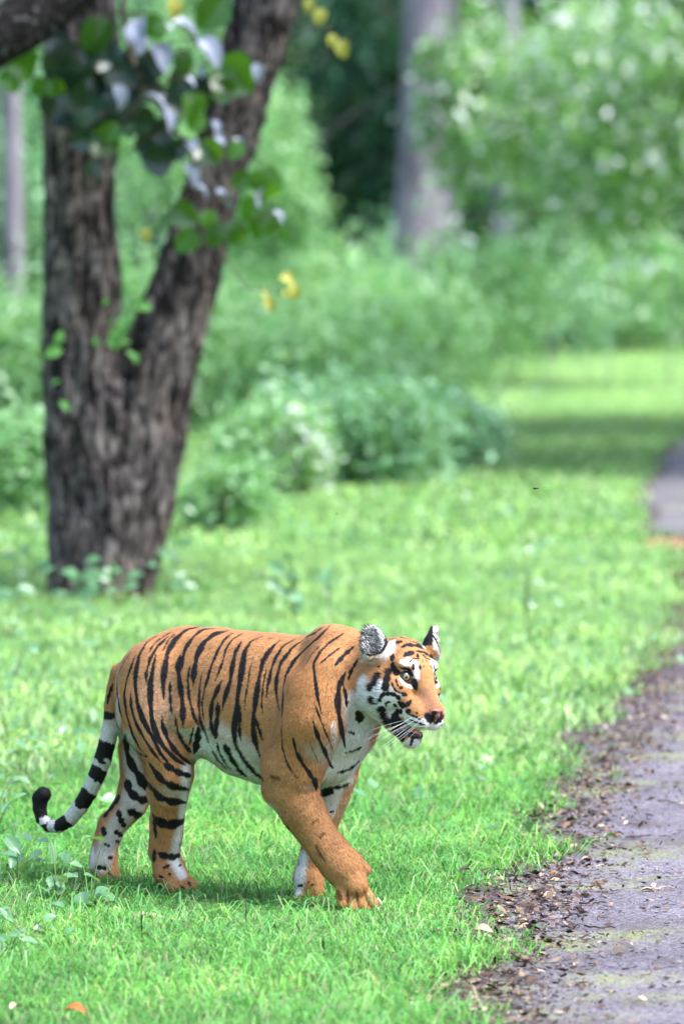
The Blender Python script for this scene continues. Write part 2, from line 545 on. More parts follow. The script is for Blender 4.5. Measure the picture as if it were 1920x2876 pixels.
W(4, 40, (760, 930), (735, 1060), col=ORANGE, op=0.6)
W(1, 40, (335, 330), (340, 400), (330, 430), op=0.5)
# face
W(6, 96, (880, 610), (960, 640), (1060, 620), (1085, 680), (1090, 850), soft=0.6, mirror='h')
W(6, 44, (860, 870), (925, 965), (1040, 995), soft=0.6, mirror='h')
W(6, 170, (560, 960), (500, 1060), (440, 1120), soft=0.8, mirror='h')
W(6, 150, (330, 880), (280, 1000), (260, 1150), (330, 1250), soft=1.0, mirror='h')
W(6, 150, (690, 1150), (780, 1170), (740, 1290), (700, 1400), soft=0.7, mirror='h')
W(6, 70, (690, 1000), (780, 1090), (900, 1130), soft=1.0, op=0.6, mirror='h')
W(6, 190, (960, 1480), (1080, 1530), (1210, 1560), (1290, 1580), soft=0.5, mirror='h')
W(6, 130, (820, 1340), (900, 1380), soft=0.8, mirror='h')
W(6, 90, (1230, 1450), (1290, 1540), (1330, 1580), soft=0.6)
W(6, 100, (1390, 1560), (1440, 1500), soft=0.6)
W(6, 190, (960, 1850), (1080, 1810), (1150, 1780), soft=0.5)
W(6, 260, (380, 1420), (250, 1500), (120, 1650), op=0.8)
W(6, 200, (480, 1330), (540, 1400), op=0.7)
W(6, 70, (1320, 590), (1380, 680), (1410, 760), soft=0.5)
W(6, 60, (1445, 860), (1430, 940), (1395, 980), soft=0.5)
W(6, 60, (960, 560), (1040, 600), op=0.5)
W(6, 180, (600, 520), (700, 420), op=0.5)
W(6, 260, (1240, 1130), (1330, 1300), (1400, 1400), col=(0.27, 0.13, 0.075), op=0.7)

# torso stripes (right side, repeated on the left)
for w, *pts in [
    (16, (160, 245), (110, 310), (70, 400), (65, 480), (80, 600), (105, 700)),
    (17, (185, 260), (160, 330), (125, 430), (110, 520), (125, 640), (160, 760), (210, 860), (265, 910)),
    (25, (320, 145), (250, 190), (205, 270), (185, 370), (180, 470), (195, 580), (230, 680), (290, 790), (340, 890), (400, 960)),
    (12, (420, 115), (330, 170), (290, 210), (265, 260)),
    (17, (400, 140), (320, 215), (275, 290), (250, 380), (250, 450)),
    (29, (310, 260), (290, 360), (275, 450), (275, 560), (285, 680), (320, 790), (370, 860), (440, 930), (500, 962)),
    (30, (600, 88), (500, 110), (430, 170), (385, 250), (365, 350), (355, 450), (360, 550)),
    (10, (440, 130), (390, 170), (350, 250)),
    (27, (690, 98), (600, 110), (540, 160), (495, 230), (475, 300), (475, 360)),
    (33, (465, 255), (450, 340), (460, 440), (475, 540), (480, 640), (480, 730)),
    (17, (525, 330), (510, 430), (520, 540), (545, 640), (580, 720), (600, 745)),
    (35, (770, 115), (680, 135), (610, 190), (570, 270), (550, 370), (545, 470)),
    (17, (400, 430), (400, 520), (405, 600), (415, 650)),
    (17, (150, 500), (155, 600), (185, 700), (240, 800), (300, 890), (350, 950)),
    (30, (350, 945), (420, 990), (470, 1015), (535, 1030)),
    (23, (345, 640), (355, 720), (385, 800), (430, 870), (480, 920), (540, 960)),
    (19, (430, 640), (445, 740), (480, 820), (530, 880), (545, 890)),
    (34, (580, 720), (575, 790), (560, 860), (550, 890)),
    (14, (548, 720), (530, 800), (520, 840)),
    (19, (800, 125), (740, 170), (700, 240), (665, 320), (640, 400), (625, 480)),
    (15, (860, 130), (790, 170), (750, 230), (730, 310), (700, 390), (680, 440)),
    (17, (600, 380), (585, 480), (580, 580), (590, 690), (630, 780), (660, 860)),
    (12, (640, 370), (620, 460), (600, 580), (610, 680)),
    (28, (850, 180), (810, 250), (790, 350), (775, 440), (745, 530), (725, 620)),
    (26, (730, 420), (700, 480), (665, 560), (655, 640), (660, 720), (680, 790)),
    (28, (700, 560), (700, 640), (690, 720), (685, 800)),
    (17, (690, 800), (710, 880), (750, 950), (790, 1000)),
    (34, (985, 150), (910, 180), (870, 240), (855, 330), (840, 430), (825, 530), (815, 640), (800, 740), (810, 830), (860, 920), (930, 1010), (990, 1060)),
    (20, (830, 560), (840, 640), (835, 740), (845, 820)),
    (42, (745, 820), (770, 890), (820, 970), (880, 1040)), (36, (860, 920), (930, 1005), (985, 1050)), (22, (660, 850), (700, 930), (760, 985)),
    (9, (925, 270), (900, 360), (885, 470), (870, 560), (870, 620)),
    (28, (1095, 170), (1040, 220), (985, 300), (960, 400), (945, 500), (930, 600), (920, 700), (930, 800), (960, 890), (975, 940)),
    (10, (1010, 330), (985, 450), (975, 560), (980, 640)),
    (18, (930, 650), (960, 740), (985, 810)),
    (18, (1190, 165), (1110, 210), (1060, 290), (1030, 380), (1010, 480), (1005, 540)),
    (22, (1240, 170), (1170, 220), (1100, 310), (1070, 400), (1065, 500), (1080, 590), (1090, 620)),
    (19, (1420, 65), (1340, 150), (1260, 220), (1180, 300), (1130, 390), (1110, 480), (1105, 600), (1100, 700)),
    (11, (1100, 690), (1100, 760), (1105, 850), (1130, 940), (1180, 1030)),
    (15, (1370, 85), (1310, 130), (1240, 160)),
    (10, (1350, 200), (1290, 260), (1250, 330)),
    (17, (1500, 125), (1400, 190), (1340, 250), (1300, 320), (1310, 420), (1325, 530), (1350, 640)),
    (12, (1470, 220), (1390, 280), (1330, 330)),
    (21, (1560, 210), (1490, 270), (1430, 340)),
    (10, (1300, 550), (1330, 640), (1370, 740), (1400, 810), (1430, 890)),
    (20, (1295, 680), (1330, 790), (1370, 870), (1400, 950), (1430, 990)),
    (20, (1170, 780), (1190, 870), (1230, 950), (1280, 1020), (1320, 1100)),
    (7, (1270, 800), (1300, 880), (1350, 970)),
    (32, (1500, 380), (1460, 460), (1450, 560), (1460, 650), (1480, 760), (1500, 860)),
    (12, (1480, 420), (1500, 540), (1510, 600)),
    (12, (850, 112), (980, 125)), (8, (1010, 165), (1060, 160)), (9, (640, 235), (660, 225)), (8, (655, 330), (660, 335)),
]:
    B(3, w, *pts, mirror='b')
B(3, 30, (1300, 1040), (1320, 1110))
for w, *pts in [(13, (1500, 880), (1540, 870), (1567, 860)), (13, (1440, 1010), (1510, 990), (1567, 950)), (15, (1340, 1120), (1430, 1100), (1530, 1080)), (28, (1340, 1150), (1400, 1130)),
                (36, (265, 945), (310, 1010), (350, 1060), (420, 1095), (520, 1115)), (42, (240, 1060), (290, 1110), (330, 1160), (410, 1190), (505, 1195))]:
    B(3, w, *pts)
for w, *pts in [(11, (1128, 515), (1165, 506), (1192, 494)), (12, (1110, 586), (1160, 566), (1188, 532)), (12, (1060, 641), (1110, 636), (1150, 620)), (18, (1045, 662), (1088, 650)), (10, (1140, 440), (1165, 450))]:
    B(1, w, *pts)
# near hind leg, far hind leg
for w, *pts in [(62, (1030, 660), (1060, 710), (1150, 745), (1230, 735), (1290, 710)), (36, (1070, 960), (1120, 990), (1190, 1000), (1255, 980)), (16, (1265, 880), (1240, 910)),
                (30, (1045, 690), (1050, 760), (1060, 850)), (30, (1050, 940), (1040, 1040)), (20, (1090, 1150), (1110, 1160)), (28, (1265, 1240), (1268, 1245)), (26, (1320, 1205), (1325, 1215)),
                (14, (1150, 1140), (1180, 1130)), (14, (890, 150), (940, 190), (1000, 215)), (12, (1240, 1070), (1255, 1060)), (16, (1110, 1090), (1170, 1060)),
                (46, (820, 20), (830, 180), (870, 280), (930, 360), (980, 480)), (44, (825, 380), (850, 480), (900, 530), (1000, 570)), (42, (840, 630), (900, 660), (950, 690), (1000, 660)),
                (40, (780, 500), (740, 570), (680, 640), (650, 690)), (30, (760, 620), (780, 700), (820, 770)), (26, (730, 790), (770, 820), (810, 840)), (18, (740, 870), (780, 885)),
                (16, (650, 890), (700, 915)), (18, (680, 1010), (720, 1000)), (26, (580, 1080), (680, 1090)), (18, (680, 1130), (690, 1130)), (30, (640, 760), (660, 830))]:
    B(4, w, *pts)
# tail rings and black tip
for w, *pts in [(12, (322, 270), (305, 320), (300, 350)), (8, (335, 300), (330, 340)), (10, (268, 606), (255, 618))]:
    B(1, w, *pts)
# fore legs: faint bars, and painted shade in the gaps between the near toes
for w, *pts in [(16, (640, 820), (680, 770), (740, 740)), (26, (690, 1000), (720, 1080), (760, 1150), (810, 1200)), (24, (735, 960), (765, 900), (800, 890)), (34, (215, 300), (320, 325)),
                (26, (1030, 1490), (1032, 1640)), (26, (1120, 1500), (1143, 1680)), (26, (1200, 1490), (1252, 1650)), (40, (930, 1500), (960, 1600)), (24, (480, 290), (500, 310))]:
    B(5, w, *pts, col=BROWN, op=0.8, soft=0.8)
for w, *pts in [(22, (400, 810), (420, 890)), (44, (740, 500), (850, 450)), (18, (830, 680), (900, 660)), (16, (520, 1170), (515, 1240)), (26, (500, 1450), (560, 1440)), (14, (600, 1420), (640, 1400)), (16, (640, 1440), (690, 1430))]:
    B(5, w, *pts)
# face
for w, *pts in [
    (48, (850, 800), (920, 772), (1000, 780), (1055, 845)), (40, (872, 850), (930, 915), (1030, 930)), (80, (1025, 880), (1075, 960), (1090, 1030)), (40, (850, 715), (930, 720), (1000, 740), (1025, 765)),
    (38, (1045, 640), (1045, 760)), (24, (980, 660), (990, 610), (1050, 570), (1150, 580)), (70, (905, 550), (960, 500), (1060, 480)), (32, (1060, 460), (1200, 480), (1280, 520), (1310, 560)),
    (56, (870, 420), (940, 370), (1080, 380), (1180, 410), (1250, 450)), (24, (990, 325), (1120, 340), (1210, 380)), (52, (770, 345), (880, 325)), (30, (690, 300), (800, 270)), (26, (640, 250), (750, 245), (900, 272), (1000, 290)),
    (40, (1110, 500), (1110, 570)), (36, (1135, 660), (1150, 740)), (18, (1200, 680), (1195, 700)), (16, (1170, 570), (1190, 640)), (72, (740, 540), (742, 580)), (76, (740, 640), (745, 700), (790, 770), (830, 810)),
    (92, (690, 720), (660, 830), (640, 950), (630, 1060)), (52, (630, 1080), (560, 1140), (550, 1210)), (52, (630, 1090), (740, 1090), (830, 1140), (850, 1190)), (50, (560, 680), (530, 740)),
    (92, (530, 790), (510, 900), (440, 980), (400, 1030)), (110, (440, 1150), (430, 1220)), (40, (430, 1220), (540, 1230)), (26, (730, 900), (740, 980), (790, 1050), (860, 1085), (960, 1080)),
    (24, (790, 850), (800, 930), (840, 1000)), (36, (830, 1000), (900, 1000)), (40, (900, 1115), (940, 1110)), (70, (1010, 1170), (980, 1240), (900, 1270), (840, 1240), (840, 1190)),
    (44, (640, 1220), (720, 1210)), (44, (760, 1230), (800, 1290)), (30, (640, 1230), (650, 1270)), (92, (560, 1270), (610, 1390), (660, 1490), (690, 1540)),
    (130, (770, 1380), (790, 1500), (810, 1620), (850, 1720), (900, 1790)), (130, (830, 1480), (900, 1580), (950, 1690)), (70, (780, 1350), (890, 1350)), (50, (930, 1350), (1010, 1340)), (26, (1095, 1370), (1105, 1372)),
    (26, (970, 1385), (1080, 1425), (1170, 1485)), (30, (960, 1450), (1060, 1500), (1180, 1540), (1240, 1545)), (18, (1010, 1550), (1100, 1595), (1230, 1580)), (80, (1000, 1700), (1100, 1705), (1180, 1690)),
    (50, (1030, 1770), (1020, 1790)), (40, (1010, 1830), (1015, 1840)), (100, (250, 1320), (260, 1420), (270, 1500))]:
    B(6, w, *pts, mirror='h')
B(6, 80, (1225, 1390), (1275, 1460), (1330, 1500), mirror='h')
for w, *pts in [(26, (1440, 830), (1452, 900), (1440, 1000)), (22, (1380, 830), (1420, 800), (1450, 820)), (40, (1370, 935), (1400, 900)), (40, (250, 560), (180, 680), (120, 780), (90, 900)), (30, (60, 760), (10, 840)), (46, (40, 1000), (60, 1150), (70, 1300))]:
    B(6, w, *pts)

def paint(P, Nn):
    """coat colour at points on the skin"""
    loc = (P - T0) @ TM
    hd = (loc - HO) @ HM * 100
    c = np.tile(np.array(ORANGE), (len(P), 1))
    n1 = np.sin(P[:, 0] * 31 + np.sin(P[:, 2] * 23)) * np.sin(P[:, 2] * 37 + P[:, 1] * 29)
    n2 = np.sin(P[:, 0] * 97 + 3 * np.sin(P[:, 2] * 71)) * np.sin(P[:, 2] * 113 + P[:, 1] * 89)
    c *= (1 + 0.10 * n1 + 0.09 * n2)[:, None]
    # underside of the trunk and inner sides are pale
    under = np.clip((-Nn[:, 2] - 0.35) * 2.2, 0, 1) * (loc[:, 0] > -0.6) * (loc[:, 2] > 0.28)
    c += (np.array(WHITE) - c) * (under * 0.8)[:, None]
    wob = 0.08 * np.sin(P[:, 0] * 410 + P[:, 2] * 310) + 0.08 * np.sin(P[:, 2] * 520 - P[:, 1] * 380)
    # tail: rings and a black tip by the distance along it
    tb, tpar = np.full(len(P), 9.0), np.zeros(len(P))
    TP = [z1(*q[:3]) for q in TAIL]
    for k in range(len(TP) - 1):
        ab = TP[k + 1] - TP[k]
        t = np.clip(((loc - TP[k]) @ ab) / (ab @ ab), 0, 1)
        d = np.linalg.norm(loc - TP[k] - t[:, None] * ab, axis=1)
        j = d < tb
        tb[j] = d[j]; tpar[j] = k + t[j]
    tm = (tb < 0.045) & (tpar > 1.6)
    tq = tpar + 0.10 * np.sin(loc[:, 1] * 120 + tpar * 9) + 0.06 * np.sin(loc[:, 2] * 260)
    white_t = np.clip((tq - 2.6) * 1.5, 0, 1) * tm
    c += (np.array((0.60, 0.58, 0.56)) - c) * white_t[:, None]
    for a0, a1 in ((2.35, 2.85), (4.05, 5.0), (5.4, 6.05), (6.8, 7.8), (9.0, 10.0), (10.75, 11.3), (11.9, 20)):
        c[tm & (tq > a0) & (tq < a1)] = BLACK
    for (S, ww, sn, col, soft, op, mir) in STROKES:
        m = ww.max() * (1 + soft) + 0.004
        lo, hi = S.min(0) - m, S.max(0) + m
        i = np.flatnonzero(((P > lo) & (P < hi)).all(1) & (Nn @ sn > -0.35))
        if mir == 'b': i = i[loc[i, 1] < -0.015]
        if mir == 'h': i = i[hd[i, 1] < -0.3]
        if len(i) == 0: continue
        best = np.full(len(i), 9.0)
        p = P[i]
        for a in range(max(1, len(S) - 1)):
            b = min(a + 1, len(S) - 1)
            ab = S[b] - S[a]
            if ab @ ab > 0.05 ** 2: continue
            L2 = ab @ ab + 1e-12
            t = np.clip(((p - S[a]) @ ab) / L2, 0, 1)
            d = np.linalg.norm(p - S[a] - t[:, None] * ab, axis=1) / (ww[a] + (ww[b] - ww[a]) * t + 1e-6)
            best = np.minimum(best, d)
        amt = np.clip((1 + soft * 0.5 + wob[i] * min(soft, .6) * 1.6 - best) / soft, 0, 1)
        amt = amt * amt * (3 - 2 * amt) * op
        c[i] += (np.array(col) - c[i]) * amt[:, None]
    # ears: black backs with a pale spot, grey-white hair inside
    for s, (ec, M) in EARS.items():
        q = (loc - ec) @ M * 100
        r = np.sqrt((q[:, 1] / 4.6) ** 2 + ((q[:, 2] + 0.6) / 5.4) ** 2)
        inside = (np.abs(q[:, 0]) < 3) & (r < 1.02) & (q[:, 2] > -5.6)
        back = inside & ((Nn @ TM @ M)[:, 0] < 0.1)
        inner = inside & ~back
        pw = np.clip(0.40 - 0.10 * s * q[inner, 1] + 0.05 * q[inner, 2], 0.15, 0.8)
        c[inner] = np.where(np.random.default_rng(1).random(inner.sum()) < pw, 0.72, 0.07)[:, None] * np.array((1, 0.97, 0.96))
        rim = inside & (r > 0.84) & (q[:, 1] * s < 2.5)
        c[back | rim | ((np.abs(q[:, 0]) < 4) & (r < 1.6) & (q[:, 2] > -5.4) & ((Nn @ TM @ M)[:, 0] < (0.3 if s < 0 else -0.05)))] = BLACK
        flank = (np.abs(q[:, 0]) < 4) & (r >= 1.0) & (r < 1.5) & (q[:, 2] > -6.5) & ((Nn @ TM @ M)[:, 0] >= 0.3)
        c[flank] += (np.array((0.58, 0.55, 0.52)) - c[flank]) * (0.9 if s < 0 else 0.65)
        spot = back & (((q[:, 1]) / 1.6) ** 2 + ((q[:, 2] + 0.5) / 1.5) ** 2 < 1)
        c[spot] = (0.6, 0.58, 0.55)
    c[(hd[:, 0] > 5.8) & (np.abs(hd[:, 1]) < 2.5) & (hd[:, 2] > -12) & (hd[:, 2] < -9.4)] = BLACK
    return np.clip(c, 0.004, 0.85)

tiger = empty('tiger', T0)
tag(tiger, 'orange tiger with black stripes walking across the grass towards the road', 'tiger')

def tchild(name, Vw, F, mat, **k):
    return mesh_np(name, np.asarray(Vw) - T0, F, mat, parent=tiger, **k)

skin_cols = paint(VW, NW)
m = NT('tiger_skin', 0.85, 0.15)
ca = m.n('VertexColor', layer_name='col')
fine = m.noise(260, 2, vec=m.coord('Object'))
skin_c = m.mix(0.35, ca.outputs[0], m.mix(1.0, ca.outputs[0], m.ramp(fine, [(0.3, (0.45, 0.45, 0.45)), (0.7, (1.35, 1.35, 1.35))]), 'MULTIPLY'))
m.base(skin_c)
m.bump(fine, 0.3, 0.004)
M_SKIN = m.m
body = tchild('body', VW, Q, M_SKIN, cols=skin_cols)

# fur: short hairs laid along the limbs, coloured by the marking under each root
NF = 330000
A0, A1, A2, A3 = (VW[Q[:, i]] for i in range(4))
area = np.linalg.norm(np.cross(A2 - A0, A3 - A1), axis=1) / 2
hc = ((VW[Q[:, 0]] - T0) @ TM - HO) @ HM * 100
dens = area * np.where(np.linalg.norm(hc + np.array([6, 0, 2]), axis=1) < 17, 1.9, 1.0)
fi = rng.choice(len(Q), NF, p=dens / dens.sum())
u, v = rng.random(NF)[:, None], rng.random(NF)[:, None]
root = (A0[fi] * (1 - u) + A1[fi] * u) * (1 - v) + (A3[fi] * (1 - u) + A2[fi] * u) * v
rn = NW[Q[fi]].mean(1)
rn /= np.linalg.norm(rn, axis=1, keepdims=True)
loc = (root - T0) @ TM
ln = rn @ TM
best = np.full(NF, 9.0)
flow = np.zeros((NF, 3))
for (a, b, ra, rb, sa) in BONES:
    ab = b - a
    t = np.clip(((loc - a) @ ab) / (ab @ ab), 0, 1)
    d = np.linalg.norm(loc - a - t[:, None] * ab, axis=1) - (ra + (rb - ra) * t)
    k = d < best
    best[k] = d[k]
    flow[k] = ab / np.linalg.norm(ab)
hq = (loc - HO) @ HM * 100
onhead = (np.linalg.norm((hq - np.array([-5, 0, -4])) / np.array([16, 14.5, 17]), axis=1) < 1) & (hq[:, 0] > -15)
hd_dir = hq - np.array([9, 0, -6.0])
hd_dir /= np.linalg.norm(hd_dir, axis=1, keepdims=True)
flow[onhead] = (hd_dir @ HM.T)[onhead]
torso = ~onhead & (loc[:, 2] > 0.32)
flow[torso] += np.array([0, 0, -0.55])
flow -= ln * (flow * ln).sum(1, keepdims=True)
flow /= np.linalg.norm(flow, axis=1, keepdims=True) + 1e-9
L = np.full(NF, 0.0085)
L[onhead] = 0.007
ruff = onhead & (hq[:, 0] < -5) & (hq[:, 2] < 2)
L[ruff] = 0.016
face = onhead & (hq[:, 0] > -3) & (hq[:, 2] > -13)
L[face] = 0.0042
L[hq[:, 2] < -15] = np.maximum(L[hq[:, 2] < -15], 0.010)
belly = torso & (ln[:, 2] < -0.3)
L[belly] = 0.011
L[loc[:, 2] < 0.10] = 0.007
lift = np.full(NF, 0.26)
lift[belly | ruff] = 0.4
tailm = loc[:, 0] < -0.62
L[tailm & (loc[:, 2] > 0.14)] = 0.010
extra = np.zeros(NF, bool)
for s, (ec, M) in EARS.items():
    q = (loc - ec) @ M * 100
    r = np.sqrt((q[:, 1] / 4.6) ** 2 + ((q[:, 2] + 0.6) / 5.4) ** 2)
    ins = (np.abs(q[:, 0]) < 2.2) & (r < 0.80) & ((ln @ M)[:, 0] > 0.2)
    L[ins] = 0.014
    rimf = (np.abs(q[:, 0]) < 2.4) & (r >= 0.80) & (r < 1.1) & (q[:, 2] > -4)
    L[rimf] = 0.007
    lift[rimf] = 0.7
    lift[ins] = 0.55
    flow[ins] = (M @ np.array([0.2, 0.75 * s, 0.55]))
    extra |= ins
L *= 0.65 + 0.7 * rng.random(NF)
tang = flow @ TM.T
side = np.cross(rn, tang)
jit = rng.normal(0, 0.16, NF)[:, None]
dirn = tang + side * jit + rn * (lift * (0.6 + 0.8 * rng.random(NF)))[:, None]
dirn /= np.linalg.norm(dirn, axis=1, keepdims=True)
wd = (0.00075 + 0.0006 * rng.random(NF))[:, None]
eyes_w = [TM @ hp(-0.6, 6.0 * s, 0.0) + T0 for s in (1, -1)]
keep = np.ones(NF, bool)
for e in eyes_w:
    keep &= np.linalg.norm(root - e, axis=1) > 0.019
keep &= ~((hq[:, 0] > 6.2) & (hq[:, 2] < -8.6) & (hq[:, 2] > -12.2) & (np.abs(hq[:, 1]) < 2.4) & onhead)
keep &= ~((hq[:, 2] > -17.9) & (hq[:, 2] < -14.6) & (hq[:, 0] > -6) & onhead & (np.abs(ln @ hU) > 0.75))
root, rn, dirn, side, wd, L = root[keep], rn[keep], dirn[keep], side[keep], wd[keep], L[keep]
fc = paint(root + dirn * (L * 0.45)[:, None], rn)
fc *= (0.80 + 0.36 * rng.random(len(fc)))[:, None]
r0 = root - rn * 0.001
tip = root + dirn * L[:, None]
FV = np.stack([r0 - side * wd, r0 + side * wd, tip], 1).reshape(-1, 3)
nf = len(root)
FT = np.arange(nf * 3).reshape(-1, 3)
m = NT('tiger_fur', 0.62, 0.25)
m.base(m.n('VertexColor', layer_name='col').outputs[0])
na = m.n('Attribute', attribute_name='nrm')
m.l(na.outputs['Vector'], m.b.inputs['Normal'])
M_FUR = m.m
fur = tchild('fur', FV, FT, M_FUR, cols=np.repeat(fc, 3, 0), smooth=False)
nn = rn + rng.normal(0, 0.28, rn.shape)
nn /= np.linalg.norm(nn, axis=1, keepdims=True)
at_ = fur.data.attributes.new('nrm', 'FLOAT_VECTOR', 'POINT')
at_.data.foreach_set('vector', np.repeat(nn, 3, 0).astype(np.float32).ravel())
fur['kind'] = 'stuff'

# eyes: amber iris, round pupil, clear wet surface
m = NT('tiger_eye', 0.04, 0.7)
co = m.coord('Object')
sx = m.n('SeparateXYZ'); m.l(co, sx.inputs[0])
ln_ = m.n('VectorMath', operation='LENGTH')
cx = m.n('CombineXYZ'); m.l(sx.outputs[0], cx.inputs[0]); m.l(sx.outputs[1], cx.inputs[1]); m.l(cx.outputs[0], ln_.inputs[0])
dv = m.n('Math', operation='DIVIDE'); m.l(ln_.outputs['Value'], dv.inputs[0]); dv.inputs[1].default_value = 0.0185
ec_ = m.ramp(dv.outputs[0], [(0.0, (0.004, 0.004, 0.004)), (0.22, (0.004, 0.004, 0.004)), (0.26, (0.09, 0.09, 0.04)), (0.38, (0.20, 0.17, 0.07)), (0.50, (0.12, 0.09, 0.035)), (0.58, (0.01, 0.008, 0.006)), (1.0, (0.02, 0.014, 0.012))])
m.base(ec_)
M_EYE = m.m

def ball(name, c, r, mat, parent, axis=None, seg=24, ring=16, squash=(1, 1, 1)):
    th = np.linspace(0, math.pi, ring + 1)[1:-1]
    ph = np.linspace(0, 2 * math.pi, seg, endpoint=False)
    v = [(0, 0, 1)] + [(math.sin(a) * math.cos(b), math.sin(a) * math.sin(b), math.cos(a)) for a in th for b in ph] + [(0, 0, -1)]
    v = np.array(v) * r * np.array(squash)
    f = []
    n = len(th)
    for j in range(seg):
        k = (j + 1) % seg
        f.append((0, 1 + j, 1 + k, 1 + k))
        for i in range(n - 1):
            a = 1 + i * seg
            f.append((a + j, a + seg + j, a + seg + k, a + k))
        f.append((1 + (n - 1) * seg + j, len(v) - 1, len(v) - 1, 1 + (n - 1) * seg + k))
    me = bpy.data.meshes.new(name)
    me.from_pydata([tuple(p) for p in v], [], [tuple(dict.fromkeys(q)) for q in f])
    me.polygons.foreach_set('use_smooth', np.ones(len(me.polygons), bool))
    me.materials.append(mat)
    o = link(bpy.data.objects.new(name, me))
    o.location = c
    if axis is not None:
        o.rotation_euler = Vector(axis).to_track_quat('Z', 'Y').to_euler()
    if parent: o.parent = parent
    return o

for s in (1, -1):
    c = TM @ hp(-1.35, 5.5 * s, -0.15)
    g = TM @ HM @ np.array([0.90, 0.42 * s if s > 0 else -0.30, 0.02])
    ball('eye', c, 0.0195, M_EYE, tiger, g)

def tube(pts, radii, sides=5):
    P = np.array(pts, float)
    n = len(P)
    tg = np.gradient(P, axis=0)
    tg /= np.linalg.norm(tg, axis=1, keepdims=True) + 1e-9
    ref = np.array([0, 0, 1.0]) if abs(tg[0, 2]) < 0.9 else np.array([1.0, 0, 0])
    vs_ = []
    for i in range(n):
        a = np.cross(tg[i], ref); a /= np.linalg.norm(a) + 1e-9
        b = np.cross(tg[i], a)
        for k in range(sides):
            an = 2 * math.pi * k / sides
            vs_.append(P[i] + (a * math.cos(an) + b * math.sin(an)) * radii[i])
    f = [(i * sides + k, i * sides + (k + 1) % sides, (i + 1) * sides + (k + 1) % sides, (i + 1) * sides + k) for i in range(n - 1) for k in range(sides)]
    return np.array(vs_), np.array(f)

def local_tiger(P): return np.asarray(P) @ TM.T + T0     # tiger frame -> world

# nose leather with nostrils
nf_ = Field(hp(6.5, 0, -10.3) - 0.06, hp(6.5, 0, -10.3) + 0.06, 0.0022)
def nell(f, r, u, a, b, c, k=0.004, mode='add', pitch=0):
    M = HM
    if pitch:
        cc, ss = math.cos(R(pitch)), math.sin(R(pitch))
        M = HM @ np.array([[cc, 0, ss], [0, 1, 0], [-ss, 0, cc]])
    nf_.ell(hp(f, r, u), np.array([a, b, c]) / 100, M, k, mode)
nell(7.3, 0, -9.7, 1.6, 2.2, 1.0)
nell(7.4, 0, -10.8, 1.3, 1.3, 1.3)
nell(6.9, 0, -12.0, 0.9, 0.5, 1.3)
for s in (1, -1):
    nell(6.9, 1.7 * s, -10.1, 1.4, 0.9, 1.0)
    nell(8.2, 1.6 * s, -10.3, 0.9, 0.75, 0.5, 0.002, 'cut')
nv, nq = nf_.polygonise(2)
m = NT('nose_leather', 0.42, 0.45)
m.base(m.ramp(m.noise(90, 3, vec=m.coord('Object')), [(0.3, (0.10, 0.035, 0.03)), (0.7, (0.30, 0.10, 0.07))]))
m.bump(m.noise(400, 2, vec=m.coord('Object')), 0.3, 0.001)
tchild('nose', local_tiger(nv), nq[:, ::-1], m.m)
M_DARK = plain('lip_black', (0.012, 0.010, 0.012), 0.35, 0.5)
m = NT('tongue_flesh', 0.4, 0.5)
m.base(m.ramp(m.noise(120, 2, vec=m.coord('Object')), [(0.3, (0.45, 0.12, 0.08)), (0.7, (0.60, 0.22, 0.13))]))
tf = Field(hp(-2, 0, -16) - 0.09, hp(-2, 0, -16) + 0.09, 0.003)
tf.cone(hp(-5, 0, -16.2), hp(-0.2, 0, -16.6), 0.014, 0.011, 0.004)
tf.cone(hp(-5, 1.2, -16.3), hp(-0.9, 0.9, -16.7), 0.010, 0.009, 0.006)
tf.cone(hp(-5, -1.2, -16.3), hp(-0.9, -0.9, -16.7), 0.010, 0.009, 0.006)
a_, b_ = tf.polygonise(1)
tchild('tongue', local_tiger(a_), b_[:, ::-1], m.m)
lf_ = Field(hp(-2, 0, -17) - 0.09, hp(-2, 0, -17) + 0.09, 0.003)
for s in (1, -1):
    lf_.cone(hp(-4.5, 3.4 * s, -16.5), hp(-0.9, 2.0 * s, -17.6), 0.007, 0.008, 0.006)
    lf_.cone(hp(-0.9, 2.0 * s, -17.6), hp(-0.1, 0, -17.7), 0.008, 0.008, 0.006)
a_, b_ = lf_.polygonise(1)
tchild('lower_lip', local_tiger(a_), b_[:, ::-1], M_DARK)

# whiskers
M_WHISK = plain('whisker_white', (0.85, 0.84, 0.80), 0.35, 0.5)
wr = random.Random(3)
for s in (1, -1):
    for row in range(4):
        for j in range(4 if row else 2):
            f0 = 4.2 - j * 1.25 - row * 0.2
            b0 = np.array([f0, (2.9 + 0.55 * j) * s, -10.9 - row * 0.95 - j * 0.15])
            h = bvh.find_nearest(Vector(local_tiger(hp(*b0))))[0]
            b0 = (np.array(h) - T0) @ TM
            b0 = (b0 - HO) @ HM * 100
            ln0 = 9 + wr.random() * 6 - row
            d0 = np.array([-0.32 - 0.10 * j, (0.75 + 0.1 * wr.random()) * s, -0.55 - 0.12 * row + 0.10 * j + wr.uniform(-.12, .12)])
            d0 /= np.linalg.norm(d0)
            pts = [local_tiger(hp(*(b0 + d0 * ln0 * t + np.array([-1.6, 0.2 * s, -1.2]) * t * t))) for t in np.linspace(0, 1, 6)]
            vv, ff = tube(pts, np.linspace(0.00045, 0.00014, 6), 4)
            tchild('whisker', vv, ff, M_WHISK)
